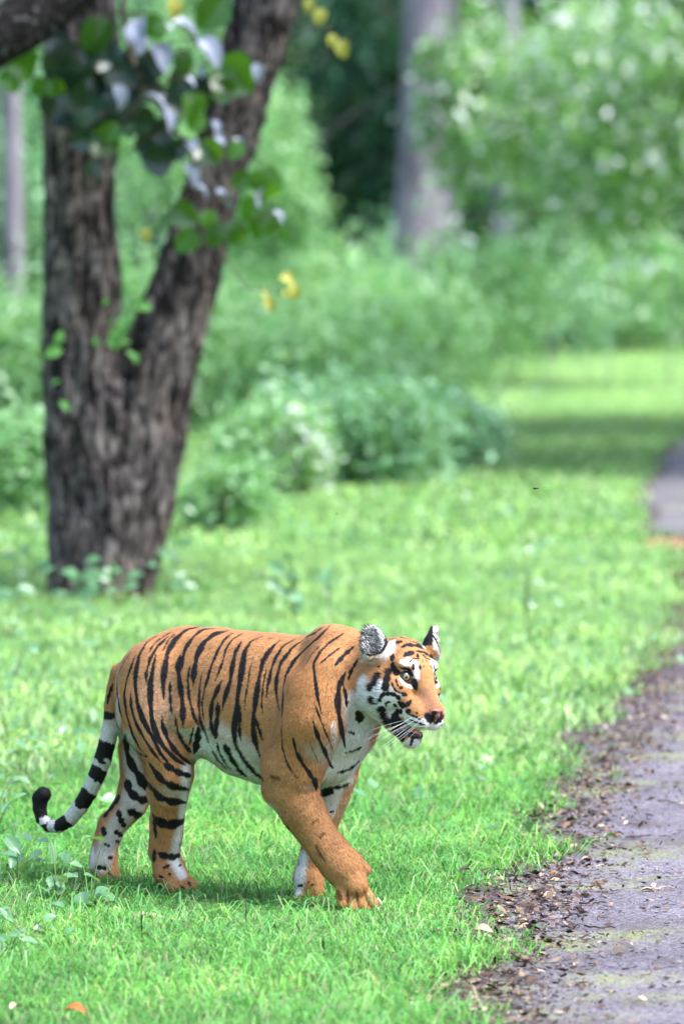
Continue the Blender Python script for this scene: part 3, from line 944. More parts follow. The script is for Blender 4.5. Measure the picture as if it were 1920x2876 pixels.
# claws showing at the near fore paw
M_CLAW = plain('claw_ivory', (0.72, 0.68, 0.60), 0.35, 0.4)
for (x, y, l) in ((1328, 1655, 5.8), (1245, 1725, 8.2), (1360, 1600, 5.2), (1000, 1655, 13.2)):
    p = z5(x, y, l)
    d_ = np.array([0.75, -0.1, -0.6])
    vv, ff = tube([local_tiger(p + d_ * 0.016 * t + np.array([0, 0, -0.006]) * t * t) for t in np.linspace(-0.5, 1, 6)], np.linspace(0.0048, 0.0008, 6), 6)
    tchild('claw', vv, ff, M_CLAW)
# ------------------------------------------------------------------ ground, road, verge
def vnoise(x, y, seed=0):
    """smooth value noise in the plane"""
    x = np.asarray(x, float); y = np.asarray(y, float)
    xi, yi = np.floor(x).astype(np.int64), np.floor(y).astype(np.int64)
    fx, fy = x - xi, y - yi
    fx, fy = fx * fx * (3 - 2 * fx), fy * fy * (3 - 2 * fy)
    def h(a, b):
        n = (a * 374761393 + b * 668265263 + seed * 1442695041) & 0x7fffffff
        n = ((n ^ (n >> 13)) * 1274126177) & 0x7fffffff
        return ((n ^ (n >> 16)) & 0xffff) / 65535.0
    return (h(xi, yi) * (1 - fx) + h(xi + 1, yi) * fx) * (1 - fy) + (h(xi, yi + 1) * (1 - fx) + h(xi + 1, yi + 1) * fx) * fy

EDGE = np.array([on_ground(px, py)[:2] for px, py in ((1240, 3100), (1290, 2876), (1330, 2760), (1400, 2600), (1445, 2480), (1530, 2330), (1640, 2150), (1740, 2020), (1800, 1930), (1852, 1830), (1895, 1750), (1930, 1660),
                 (1925, 1560), (1890, 1510), (1830, 1480), (1822, 1400), (1845, 1340), (1890, 1280), (1960, 1200))])
EDGE = np.concatenate([[EDGE[0] + np.array([-0.9, -9])], EDGE, [EDGE[-1] + np.array([6, 28]), EDGE[-1] + np.array([30, 90])]])
def edge_x(Y): return np.interp(Y, EDGE[:, 1], EDGE[:, 0])

m = NT('meadow_soil', 0.95, 0.1)
co = m.coord('Object')
g1 = m.ramp(m.noise(1.1, 6, 0.62, co), [(0.30, (0.045, 0.11, 0.022)), (0.55, (0.075, 0.18, 0.032)), (0.75, (0.12, 0.24, 0.045))])
soil = m.ramp(m.noise(14, 5, 0.6, co), [(0.3, (0.030, 0.022, 0.016)), (0.7, (0.10, 0.075, 0.050))])
fk = m.ramp(m.noise(5, 5, 0.65, co), [(0.50, (0, 0, 0)), (0.62, (1, 1, 1))])
m.base(m.mix(fk, g1, soil))
m.bump(m.noise(40, 4, vec=co), 0.6, 0.03)
gx = np.concatenate([np.linspace(-420, -12, 12), np.linspace(-10, 12, 60), np.linspace(15, 420, 12)])
gy = np.concatenate([[-60, -20, 0, 5], np.linspace(8, 70, 110), np.linspace(75, 180, 20), [260, 420, 700, 1100]])
GX, GY = np.meshgrid(gx, gy, indexing='ij')
def ground_z(x, y):
    z = 0.05 * (vnoise(x * 0.25, y * 0.25, 3) - 0.5) * np.clip((np.asarray(y) - 20) / 20, 0, 1)
    return z + 0.6 * np.clip((np.asarray(y) - 120) / 100, 0, 1)
GZ = ground_z(GX, GY)
n1, n2 = GX.shape
idx = np.arange(n1 * n2).reshape(n1, n2)
gf = np.stack([idx[:-1, :-1], idx[1:, :-1], idx[1:, 1:], idx[:-1, 1:]], -1).reshape(-1, 4)
tag(mesh_np('ground', np.stack([GX, GY, GZ - 0.002], -1).reshape(-1, 3), gf, m.m), kind='structure', label='grassy forest clearing ground')

def strip(name, mat, xl, xr, z, Ys):
    """band between two edge functions, following the ground"""
    nx = 10
    V_, F_ = [], []
    for i, y in enumerate(Ys):
        a, b = xl[i], xr[i]
        for k in range(nx + 1):
            x = a + (b - a) * k / nx
            V_.append((x, y, float(ground_z(x, y)) + z))
    for i in range(len(Ys) - 1):
        for k in range(nx):
            q = i * (nx + 1) + k
            F_.append((q, q + 1, q + nx + 2, q + nx + 1))
    return mesh_np(name, V_, F_, mat)

Ys = np.concatenate([np.arange(6, 30, 0.035), np.arange(30, 75, 0.15), np.arange(75, 110, 1.0)])
ex = edge_x(Ys)
rag = (vnoise(Ys * 0.7, Ys * 0, 1) - 0.5) * 0.16 + (vnoise(Ys * 3, Ys * 0, 2) - 0.5) * 0.05 + (vnoise(Ys * 9, Ys * 0, 5) - 0.5) * 0.03
m = NT('verge_dirt', 0.95, 0.1)
co = m.coord('Object')
m.base(m.ramp(m.noise(24, 6, 0.7, co), [(0.30, (0.035, 0.024, 0.026)), (0.5, (0.10, 0.078, 0.080)), (0.72, (0.21, 0.175, 0.18))]))
m.bump(m.noise(70, 4, 0.7, vec=co), 0.9, 0.02)
tag(strip('verge', m.m, ex - 0.10 + rag * 1.2, ex + 0.45, 0.004, Ys), kind='structure', label='dark leaf-littered dirt verge between grass and road')

m = NT('worn_asphalt', 0.85, 0.25)
co = m.coord('Object')
a1 = m.ramp(m.noise(75, 4, 0.75, co), [(0.34, (0.036, 0.032, 0.038)), (0.50, (0.125, 0.112, 0.130)), (0.68, (0.28, 0.255, 0.285))])
a2 = m.ramp(m.noise(1.7, 5, 0.6, co), [(0.35, (0.72, 0.70, 0.72)), (0.65, (1.15, 1.12, 1.16))])
a3 = m.mix(1.0, a1, a2, 'MULTIPLY')
cs_ = m.coord('Object', (1.4, 0.8, 1))
dirt = m.ramp(m.noise(3.0, 7, 0.68, cs_), [(0.53, (0, 0, 0)), (0.66, (0.75, 0.75, 0.75))])
a4 = m.mix(dirt, a3, (0.080, 0.060, 0.058))
ms = m.coord('Object', (1.0, 0.9, 1))
moss = m.ramp(m.noise(1.25, 6, 0.72, ms), [(0.50, (0, 0, 0)), (0.62, (0.85, 0.85, 0.85))])
spk = m.ramp(m.noise(60, 3, 0.6, co), [(0.40, (0, 0, 0)), (0.58, (1, 1, 1))])
moss = m.mix(1.0, moss, spk, 'MULTIPLY')
m.base(m.mix(moss, a4, (0.20, 0.24, 0.055)))
vv_ = m.n('TexVoronoi', Scale=130.0)
m.l(co, vv_.inputs['Vector'])
m.bump(vv_.outputs['Distance'], 0.7, 0.006)
tag(strip('road', m.m, ex + 0.02 + rag, ex + 3.4, 0.009, Ys), kind='structure', label='narrow worn asphalt forest road')

mp = NT('red_soil', 0.9, 0.1)
mp.base(mp.ramp(mp.noise(9, 4, vec=mp.coord('Object')), [(0.3, (0.22, 0.09, 0.05)), (0.7, (0.42, 0.20, 0.13))]))
rp = []
for k in range(22):
    a = 2 * math.pi * k / 22
    q = on_ground(1880 + 75 * math.cos(a) * (1 + 0.12 * math.sin(3 * a)), 1533 + 15 * math.sin(a))
    rp.append((q[0], q[1], float(ground_z(q[0], q[1])) + 0.017))
me = bpy.data.meshes.new('soil_patch')
me.from_pydata(rp, [], [tuple(range(22))])
me.materials.append(mp.m)
tag(link(bpy.data.objects.new('soil_patch', me)), kind='structure', label='small patch of reddish soil at the far road edge')

# ------------------------------------------------------------------ grass
def grass_material(name, cols, trans=0.35):
    m = NT(name, 0.55, 0.25)
    g = m.n('NewGeometry')
    c = m.ramp(g.outputs['Random Per Island'], [(i / (len(cols) - 1), k) for i, k in enumerate(cols)])
    pat = m.ramp(m.noise(0.9, 4, 0.6, m.coord('Object')), [(0.32, (0.62, 0.72, 0.72)), (0.5, (1, 1, 1)), (0.70, (1.35, 1.22, 1.0))])
    pat = m.mix(1.0, pat, m.ramp(m.noise(4.5, 4, 0.65, m.coord('Object')), [(0.36, (0.62, 0.70, 0.72)), (0.62, (1.18, 1.12, 1.05))]), 'MULTIPLY')
    c = m.mix(1.0, c, pat, 'MULTIPLY')
    m.base(c)
    na = m.n('Attribute', attribute_name='nrm')
    m.l(na.outputs['Vector'], m.b.inputs['Normal'])
    t = m.n('BsdfTranslucent')
    m.l(m.mix(0.45, c, (0.30, 0.60, 0.03)), t.inputs[0])
    mx = m.n('MixShader'); mx.inputs[0].default_value = trans
    m.l(m.b.outputs[0], mx.inputs[1]); m.l(t.outputs[0], mx.inputs[2]); m.l(mx.outputs[0], m.out.inputs[0])
    return m.m

def blades(name, mat, x, y, z, h, w, lean, label, parent=None):
    n = len(x)
    az = rng.random(n) * 2 * math.pi
    da = np.stack([np.cos(az), np.sin(az), 0 * az], 1)
    fz = rng.random(n) * math.pi
    wd = np.stack([np.cos(fz), np.sin(fz), 0 * fz], 1) * w[:, None]
    p0 = np.stack([x, y, z - 0.004], 1)
    up = np.array([0, 0, 1.0])
    p1 = p0 + up * (h * 0.6)[:, None] + da * (h * lean * 0.35)[:, None]
    p2 = p0 + up * (h * np.clip(1 - lean * 0.45, 0.15, 1))[:, None] + da * (h * lean)[:, None]
    Vv = np.stack([p0 - wd, p0 + wd, p1 + wd * 0.8, p1 - wd * 0.8, p2], 1).reshape(-1, 3)
    ix = np.arange(n)[:, None] * 5
    F_ = np.concatenate([ix + np.array([[0, 1, 2]]), ix + np.array([[0, 2, 3]]), ix + np.array([[3, 2, 4]])])
    o = mesh_np(name, Vv, F_, mat, smooth=False)
    nn = np.array([0, -0.25, 0.8]) + rng.normal(0, 0.42, (n, 3))
    nn /= np.linalg.norm(nn, axis=1, keepdims=True)
    a = o.data.attributes.new('nrm', 'FLOAT_VECTOR', 'POINT')
    a.data.foreach_set('vector', np.repeat(nn, 5, 0).astype(np.float32).ravel())
    tag(o, label, 'grass', kind='stuff')
    return o

def scatter(n, y0, y1, pad):
    """points of the strip of ground in view, thinning out at the road"""
    y = np.sqrt(rng.random(n * 2) * (y1 ** 2 - y0 ** 2) + y0 ** 2)
    half = y * 960 / FPX + pad
    x = (rng.random(n * 2) * 2 - 1) * half
    d = edge_x(y) - x
    lim = 0.22 * vnoise(x * 2.6, y * 1.3, 11) + 0.18 * vnoise(x * 9, y * 5, 12) - 0.24
    ok = d > lim
    thin = np.clip((d - lim) / 0.26, 0.10, 1)
    ok &= rng.random(len(x)) < thin
    x, y = x[ok][:n], y[ok][:n]
    return x, y
GREENS = [(0.030, 0.15, 0.028), (0.062, 0.27, 0.048), (0.095, 0.37, 0.090), (0.165, 0.46, 0.080), (0.12, 0.42, 0.14), (0.31, 0.58, 0.22), (0.22, 0.48, 0.11), (0.10, 0.34, 0.075), (0.42, 0.37, 0.26)]
M_LAWN = grass_material('lawn_grass', GREENS)
M_MEADOW = grass_material('meadow_grass', [(0.14, 0.35, 0.10), (0.25, 0.51, 0.15), (0.35, 0.62, 0.21), (0.47, 0.70, 0.30), (0.60, 0.74, 0.47)], 0.4)  # paler than the lawn: sunlight on the clearing is put into the colour
x, y = scatter(125000, 12.4, 20.5, 0.5)
tall = vnoise(x * 1.6, y * 1.6, 21) ** 2
neart = np.exp(-(((x + 0.25) / 0.75) ** 2 + ((y - 15.85) / 0.55) ** 2))
h = (0.026 + 0.055 * rng.random(len(x))) * (0.6 + 1.3 * tall) * (1 - 0.72 * neart) + (rng.random(len(x)) < 0.07) * 0.08 * rng.random(len(x))
blades('lawn_grass', M_LAWN, x, y, 0 * x, h, 0.0013 + 0.0019 * rng.random(len(x)), 0.45 + 1.25 * rng.random(len(x)), 'short tangled green grass the tiger walks on')
x, y = scatter(5200, 12.6, 21, 0.5)
k = vnoise(x * 0.9, y * 0.9, 27) + 0.25 * rng.random(len(x)) > 0.55
k &= ~((np.abs(x + 0.25) < 0.75) & (y < 16.6) & (y > 15.2) & (rng.random(len(x)) < 0.8))
x, y = x[k], y[k]
M_STRAW = grass_material('long_grass', [(0.10, 0.34, 0.07), (0.20, 0.46, 0.12), (0.36, 0.56, 0.24), (0.46, 0.42, 0.28), (0.26, 0.19, 0.15)])
blades('long_grass', M_STRAW, x, y, 0 * x, 0.06 + 0.11 * rng.random(len(x)) ** 1.5, 0.0011 + 0.0014 * rng.random(len(x)), 0.5 + 1.0 * rng.random(len(x)), 'longer arching blades and dry straws standing out of the short grass')
x, y = scatter(80000, 19.5, 34, 0.9)
h = (0.035 + 0.06 * rng.random(len(x))) * (0.6 + 1.1 * vnoise(x * 1.1, y * 1.1, 22))
blades('meadow_grass', M_MEADOW, x, y, ground_z(x, y), h, 0.0028 + 0.0028 * rng.random(len(x)), 0.3 + 0.7 * rng.random(len(x)), 'out-of-focus bright grass around the forked tree')
x, y = scatter(115000, 29, 100, 2.5)
h = (0.04 + 0.06 * rng.random(len(x))) * (0.6 + 0.8 * vnoise(x * 0.6, y * 0.6, 23))
blades('far_meadow_grass', M_MEADOW, x, y, ground_z(x, y), h, 0.006 + 0.009 * rng.random(len(x)), 0.6 + 0.9 * rng.random(len(x)), 'blurred pale green grass of the far clearing')

# ------------------------------------------------------------------ leaves and crowns
def leaf_cloud(name, mat, C, size, parent=None, up=0.4, aspect=0.55):
    """one small folded blade for each centre"""
    n = len(C)
    C = np.asarray(C)
    d = rng.normal(0, 1, (n, 3)); d[:, 2] -= 0.35
    d /= np.linalg.norm(d, axis=1, keepdims=True)
    nn = rng.normal(0, 1, (n, 3)); nn[:, 2] += up * 2
    s = np.cross(d, nn); s /= np.linalg.norm(s, axis=1, keepdims=True) + 1e-9
    nz = np.cross(s, d)
    L_ = (size * (0.6 + 0.8 * rng.random(n)))[:, None]
    Vv = np.stack([C, C + d * L_ * 0.5 + s * L_ * aspect * 0.5 + nz * L_ * 0.08, C + d * L_, C + d * L_ * 0.5 - s * L_ * aspect * 0.5 + nz * L_ * 0.08], 1).reshape(-1, 3)
    ix = np.arange(n)[:, None] * 4
    F_ = np.concatenate([ix + np.array([[0, 1, 2]]), ix + np.array([[0, 2, 3]])])
    if parent is not None:
        Vv = Vv - np.array(parent.location)
    return mesh_np(name, Vv, F_, mat, parent=parent, smooth=False)

def clumps(c, r, nc, per, spread):
    """leaf centres gathered in clumps through an ellipsoid"""
    u = rng.normal(0, 1, (nc, 3)); u /= np.linalg.norm(u, axis=1, keepdims=True)
    k = np.array(c) + u * (rng.random(nc) ** 0.45)[:, None] * np.array(r)
    P_ = np.repeat(k, per, 0) + rng.normal(0, 1, (nc * per, 3)) * np.array(spread) * np.repeat(0.5 + rng.random(nc), per)[:, None]
    return P_

M_BUSH = leaf_material('bush_leaf', [(0.085, 0.21, 0.105), (0.15, 0.33, 0.17), (0.22, 0.42, 0.24), (0.34, 0.52, 0.34)], 0.4, 0.5, 0.35)
M_PALE = leaf_material('pale_shrub_leaf', [(0.13, 0.31, 0.12), (0.22, 0.45, 0.19), (0.32, 0.55, 0.28), (0.48, 0.64, 0.44)], 0.4, 0.5, 0.45)
M_LIME = leaf_material('lime_shrub_leaf', [(0.22, 0.44, 0.09), (0.32, 0.56, 0.13), (0.42, 0.64, 0.20), (0.58, 0.72, 0.38)], 0.4, 0.5, 0.45)
M_DEEP = leaf_material('forest_leaf', [(0.010, 0.050, 0.036), (0.016, 0.070, 0.046), (0.024, 0.095, 0.055), (0.045, 0.14, 0.065)], 0.55, 0.3, 0.15)  # bluish shade of the deep forest is put into these leaf colours
M_BRIGHT = leaf_material('sapling_leaf', [(0.07, 0.20, 0.05), (0.11, 0.28, 0.06), (0.17, 0.36, 0.09), (0.26, 0.46, 0.16), (0.58, 0.66, 0.58), (0.85, 0.88, 0.90)], 0.30, 0.6, 0.4)  # near-white end stops: sky glints on some leaves painted as colour
M_STEM = plain('shrub_stem', (0.10, 0.075, 0.05), 0.9, 0.1)
m = NT('far_bark', 0.9, 0.1)
m.base(m.ramp(m.noise(3, 6, 0.65, m.coord('Object', (1, 1, 0.25))), [(0.3, (0.090, 0.075, 0.095)), (0.5, (0.20, 0.175, 0.21)), (0.7, (0.32, 0.29, 0.33))]))
m.bump(m.noise(8, 5, vec=m.coord('Object', (1, 1, 0.2))), 0.8, 0.05)
M_FARBARK = m.m

def limb(name, pts, radii, mat, parent, sides=9):
    vv, ff = tube(pts, radii, sides)
    return mesh_np(name, vv - np.array(parent.location), ff, mat, parent=parent)

def bush(px, base, top, wpx, Y, mat, label, n=4200, size=0.09, cat='bush', name='bush', nc=46, group=None, depth=0.8):
    b = at(px, base, Y); b[2] = float(ground_z(b[0], Y))
    hgt = at(px, top, Y)[2] - b[2]
    wid = wpx / FPX * Y / 2
    e = empty(name, b)
    c = b + np.array([0, 0, hgt * 0.5])
    P_ = clumps(c, (wid * 0.85, wid * depth, hgt * 0.46), nc, n // nc, (wid * 0.20, wid * 0.20, hgt * 0.12))
    P_ = P_[P_[:, 2] > b[2] + 0.03]
    leaf_cloud('foliage', mat, P_, size, e)
    for k in range(4):
        q = rng.normal(0, 1, 2) * wid * 0.35
        limb('stem', [b + np.array([q[0] * .3, q[1] * .3, -0.03]), b + np.array([q[0] * .7, q[1] * .7, hgt * 0.35]), b + np.array([q[0], q[1], hgt * 0.75])], [0.022, 0.015, 0.006], M_STEM, e, 5)
    return tag(e, label, cat, group)

def tree(px, Y, rpx, label, crown_c, crown_r, nleaf, size, mat, lean=0.0, H=9.0, group=None, name='forest_tree', bark=None, nc=60, base_py=None):
    x = (px - 960) / FPX * Y
    z0 = float(ground_z(x, Y))
    e = empty(name, (x, Y, z0))
    r = rpx / FPX * Y
    b = np.array([x, Y, z0])
    pts = [b + np.array([lean * t * H + 0.06 * math.sin(5 * t + px), 0, H * t - 0.1]) for t in np.linspace(0, 1, 9)]
    limb('trunk', pts, [r * (1.35 if i == 0 else 1.0 - 0.06 * i) for i in range(9)], bark or M_FARBARK, e, 12)
    for k in range(5):
        t0 = 0.62 + 0.08 * k
        p = b + np.array([lean * t0 * H, 0, H * t0])
        an = k * 2.4 + px
        q = p + np.array([math.cos(an) * 2.2, math.sin(an) * 2.2, 1.6])
        limb('limb', [p, (p + q) / 2 + np.array([0, 0, 0.25]), q], [r * 0.45, r * 0.3, r * 0.12], bark or M_FARBARK, e, 7)
    c = b + np.array(crown_c)
    P_ = clumps(c, crown_r, nc, nleaf // nc, np.array(crown_r) * 0.16)
    P_ = P_[P_[:, 2] > z0 + 0.05]
    leaf_cloud('crown', mat, P_, size, e)
    return tag(e, label, 'tree', group)

# middle distance shrubs
G = 'shrubs along the far edge of the clearing'
bush(1000, 1368, 1060, 620, 44, M_BUSH, 'broad grey-green bush at the edge of the grass clearing', 6500, 0.10, nc=90, group=G, depth=0.6)
bush(760, 1385, 1120, 330, 43, M_PALE, 'low pale bush just right of the forked tree', 3400, 0.09, group=G)
bush(1230, 1330, 1110, 380, 47, M_BUSH, 'low bush where shade falls on the meadow', 3400, 0.10, group=G)
bush(640, 1490, 1290, 300, 37, M_PALE, 'small pale shrub behind the foot of the forked trunk', 2600, 0.07, group=G)
bush(840, 1400, 1170, 190, 42, M_BRIGHT, 'sprig-like shrub with sky glints painted on its leaves before the broad bush', 700, 0.10, group=G)
bush(880, 1180, 860, 640, 56, M_PALE, 'broad pale green thicket behind the broad bush', 5600, 0.12, nc=90, group=G, depth=0.6)
bush(1130, 1120, 780, 560, 62, M_PALE, 'low pale green thicket sloping towards the meadow', 5200, 0.13, nc=90, group=G, depth=0.6)
bush(640, 1160, 800, 380, 58, M_PALE, 'light green shrub seen past the right stem of the forked tree', 4200, 0.12, nc=70, group=G)
bush(900, 980, 690, 620, 74, M_PALE, 'far pale thicket below the dark forest gap', 5200, 0.15, nc=90, group=G, depth=0.6)
bush(1330, 960, 690, 520, 80, M_PALE, 'rounded light green shrub beside the far meadow', 4500, 0.15, nc=70, group=G)
bush(1500, 880, 650, 520, 95, M_BUSH, 'rounded green bush below the sapling leaves', 4500, 0.18, group=G)
bush(1180, 880, 640, 420, 97, M_BUSH, 'green bush in front of the tall grey trunk', 4200, 0.18, group=G)
bush(1780, 850, 660, 560, 100, M_PALE, 'pale bush at the far end of the meadow', 4600, 0.18, nc=70, group=G)
bush(440, 1200, 700, 420, 56, M_PALE, 'tall pale shrub between the two stems of the forked tree', 5000, 0.11, nc=70, group=G)
bush(60, 1480, 1160, 330, 39, M_PALE, 'bright leafy shrub left of the forked tree', 3800, 0.08, nc=70, group=G)
bush(40, 1200, 820, 420, 57, M_PALE, 'mid green bush behind the bright shrub left of the forked tree', 4500, 0.11, nc=70, group=G)
bush(50, 960, 380, 420, 74, M_BUSH, 'tall green thicket beside the purple-brown trunk', 5200, 0.15, nc=70, group=G)

# forest beyond
F = 'forest trees beyond the clearing'
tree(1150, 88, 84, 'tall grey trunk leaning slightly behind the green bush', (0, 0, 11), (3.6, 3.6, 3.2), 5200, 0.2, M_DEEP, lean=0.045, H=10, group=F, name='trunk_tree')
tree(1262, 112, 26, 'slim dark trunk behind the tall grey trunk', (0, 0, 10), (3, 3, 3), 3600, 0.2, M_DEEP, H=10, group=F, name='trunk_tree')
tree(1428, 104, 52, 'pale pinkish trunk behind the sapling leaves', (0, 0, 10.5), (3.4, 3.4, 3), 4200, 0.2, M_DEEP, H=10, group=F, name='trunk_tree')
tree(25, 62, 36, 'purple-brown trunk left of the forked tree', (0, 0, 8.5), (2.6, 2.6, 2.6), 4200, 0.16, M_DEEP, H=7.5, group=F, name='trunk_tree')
for i, (px, Y, cz, rx, rz, mat, lab) in enumerate([
        (760, 72, 2.8, 0.75, 1.8, M_PALE, 'pale grey-green leafy tree right of the forked stem'), (680, 80, 3.0, 0.8, 2.0, M_PALE, 'slender pale leafy tree close behind the right stem'),
        (430, 78, 4.0, 1.6, 2.6, M_PALE, 'pale tree seen between the stems of the forked tree'), (150, 84, 4.2, 2.2, 3.0, M_BUSH, 'green leafy tree behind the left stem of the forked tree'),
        (1370, 84, 4.3, 1.1, 2.0, M_BRIGHT, 'bright green sapling just right of the tall grey trunk'), (1540, 80, 4.1, 1.3, 2.1, M_BRIGHT, 'glossy leaved sapling left of the sparkling one'),
        (1720, 76, 4.0, 1.3, 2.1, M_BRIGHT, 'sapling with sparkling sunlit leaves above the meadow'), (1890, 74, 4.2, 1.2, 2.1, M_BRIGHT, 'leafy sapling overhanging the far road')]):
    tree(px, Y, 2.2, lab, (0, 0, cz), (rx, rx, rz), 3600 if mat is not M_BRIGHT else 3000, 0.13 if mat is not M_BRIGHT else 0.21, mat, H=cz + 0.3, group=F, name='leafy_tree', nc=50)
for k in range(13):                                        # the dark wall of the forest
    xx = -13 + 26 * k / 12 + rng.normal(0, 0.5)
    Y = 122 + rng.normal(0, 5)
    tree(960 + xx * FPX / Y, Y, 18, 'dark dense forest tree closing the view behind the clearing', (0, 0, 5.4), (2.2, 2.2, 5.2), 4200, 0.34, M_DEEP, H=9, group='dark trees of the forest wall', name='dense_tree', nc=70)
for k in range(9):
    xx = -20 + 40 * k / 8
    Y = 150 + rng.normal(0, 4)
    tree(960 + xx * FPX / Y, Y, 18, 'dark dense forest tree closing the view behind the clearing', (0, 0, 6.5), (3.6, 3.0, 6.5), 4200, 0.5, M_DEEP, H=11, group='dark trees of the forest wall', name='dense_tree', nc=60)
# shade trees right of the road (their crowns hang over the clearing out of the picture)
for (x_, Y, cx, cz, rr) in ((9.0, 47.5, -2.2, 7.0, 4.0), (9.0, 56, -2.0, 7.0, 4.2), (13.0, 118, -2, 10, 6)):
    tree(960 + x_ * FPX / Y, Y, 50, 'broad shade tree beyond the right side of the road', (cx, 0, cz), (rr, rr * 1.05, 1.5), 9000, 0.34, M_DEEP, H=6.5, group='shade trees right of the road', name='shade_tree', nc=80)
# ------------------------------------------------------------------ the forked tree
TY = 29.4
TS = 1.2245                                          # drawing units (1568 px wide view) -> photo pixels
def fk(x, y, dy=0.0): return at(x * TS, y * TS, TY + dy)
UT = TS * TY / FPX
tf_ = Field((-2.1, TY - 0.75, -0.12), (-0.2, TY + 0.75, 4.4), 0.017)
def tlimb(pts, k):
    P = [(fk(x, y, d), r * UT) for (x, y, r, d) in pts]
    for (a, ra), (b, rb) in zip(P, P[1:]): tf_.cone(a, b, ra, rb, k)
tlimb([(178, -420, 72, 0), (182, -150, 76, 0), (184, 100, 80, 0), (184, 400, 82, 0), (186, 600, 84, 0), (190, 800, 84, 0), (198, 1000, 88, 0), (208, 1200, 93, 0), (205, 1400, 96, 0)], 0.012)
tlimb([(720, -330, 64, 0.25), (660, -150, 68, 0.2), (605, 10, 72, 0.15), (552, 200, 66, 0.1), (500, 400, 64, 0.05), (436, 600, 68, 0), (400, 730, 78, 0), (365, 850, 86, 0), (332, 1000, 96, 0), (300, 1150, 96, 0), (275, 1300, 84, 0), (262, 1400, 84, 0)], 0.012)
tlimb([(250, 950, 80, -0.05), (262, 1150, 85, -0.05), (245, 1400, 90, -0.03)], 0.06)
for (x, y, r, d) in ((150, 1395, 45, -0.1), (320, 1392, 40, -0.1), (240, 1400, 50, -0.2), (220, 1390, 50, 0.2)):
    tf_.cone(fk(x * .6 + 95, 1300, d * .5), fk(x, y + 15, d), r * UT * 1.1, r * UT * .7, 0.06)
tv, tq_ = tf_.polygonise(1)
tn = normals_of(tv, tq_)
ang = np.arctan2(tn[:, 1], tn[:, 0])
w1 = vnoise(ang * 5.5 + 7, tv[:, 2] * 2.2, 31) - 0.5
w2 = vnoise(ang * 13 + 3 * vnoise(tv[:, 2] * 3, ang, 5), tv[:, 2] * 5.5, 32) - 0.5
w3 = vnoise(ang * 30, tv[:, 2] * 16, 33) - 0.5
tv = tv + tn * (0.045 * w1 + 0.034 * w2 + 0.016 * w3)[:, None]
m = NT('furrowed_bark', 0.92, 0.12)
co = m.coord('Object', (1, 1, 0.33))
b1 = m.noise(19, 7, 0.70, co, 0.8)
bc = m.ramp(b1, [(0.38, (0.006, 0.005, 0.006)), (0.46, (0.026, 0.021, 0.022)), (0.53, (0.115, 0.096, 0.094)), (0.66, (0.33, 0.285, 0.28))])
pt = m.ramp(m.noise(2.2, 4, 0.6, m.coord('Object')), [(0.35, (0.62, 0.62, 0.64)), (0.5, (1.0, 0.97, 0.94)), (0.65, (1.2, 1.1, 1.0))])
m.base(m.mix(1.0, bc, pt, 'MULTIPLY'))
m.bump(b1, 1.0, 0.03)
M_BARK = m.m
troot = empty('forked_tree', fk(225, 1380))
troot.location.z = 0
TL = np.array(troot.location)
tag(troot, 'dark barked tree forking low into two stems with large round leaves', 'tree')
mesh_np('trunk', tv - TL, tq_, M_BARK, parent=troot)
m = NT('dark_branch_bark', 0.9, 0.12)
bn = m.noise(26, 5, 0.65, m.coord('Object'))
m.base(m.ramp(bn, [(0.42, (0.006, 0.005, 0.005)), (0.58, (0.022, 0.018, 0.018)), (0.68, (0.16, 0.16, 0.17))]))
m.bump(bn, 0.8, 0.02)
limb('branch', [fk(260, -130, -0.9), fk(165, -50, -1.0), fk(70, 40, -1.1), fk(-40, 110, -1.15), fk(-190, 190, -1.1)], [0.19, 0.18, 0.165, 0.15, 0.13], m.m, troot, 14)

def Z0(x, y, dy): return at(x / 1.6333, y / 1.6333, TY + dy)
def Z7(x, y, dy, Y=None): return at(x / 1.6333, 800 + y / 1.6333, (TY if Y is None else Y) + dy)
m = NT('round_leaf', 0.27, 0.75)
oi = m.n('ObjectInfo')
lc = m.ramp(oi.outputs['Random'], [(0.0, (0.008, 0.035, 0.010)), (0.45, (0.020, 0.080, 0.008)), (0.8, (0.045, 0.15, 0.010)), (1.0, (0.08, 0.18, 0.02))])
lc = m.mix(m.ramp(m.noise(25, 3, vec=m.coord('Object')), [(0.62, (0, 0, 0)), (0.75, (0.6, 0.6, 0.6))]), lc, (0.13, 0.12, 0.02))
m.base(lc)
t = m.n('BsdfTranslucent'); m.l(m.mix(0.6, lc, (0.22, 0.55, 0.01)), t.inputs[0])
mx = m.n('MixShader'); mx.inputs[0].default_value = 0.45
m.l(m.b.outputs[0], mx.inputs[1]); m.l(t.outputs[0], mx.inputs[2]); m.l(mx.outputs[0], m.out.inputs[0])
M_LEAF = m.m
M_SHEEN = plain('sky_sheen_leaf', (0.22, 0.24, 0.32), 0.32, 0.9)  # pale lilac sheen of the sky is painted as the leaf colour
M_YLEAF = plain('yellow_leaf', (0.38, 0.36, 0.06), 0.5, 0.4)
M_PLEAF = leaf_material('weed_leaf', [(0.07, 0.19, 0.07), (0.11, 0.25, 0.11), (0.17, 0.32, 0.17)], 0.34, 0.7, 0.25)

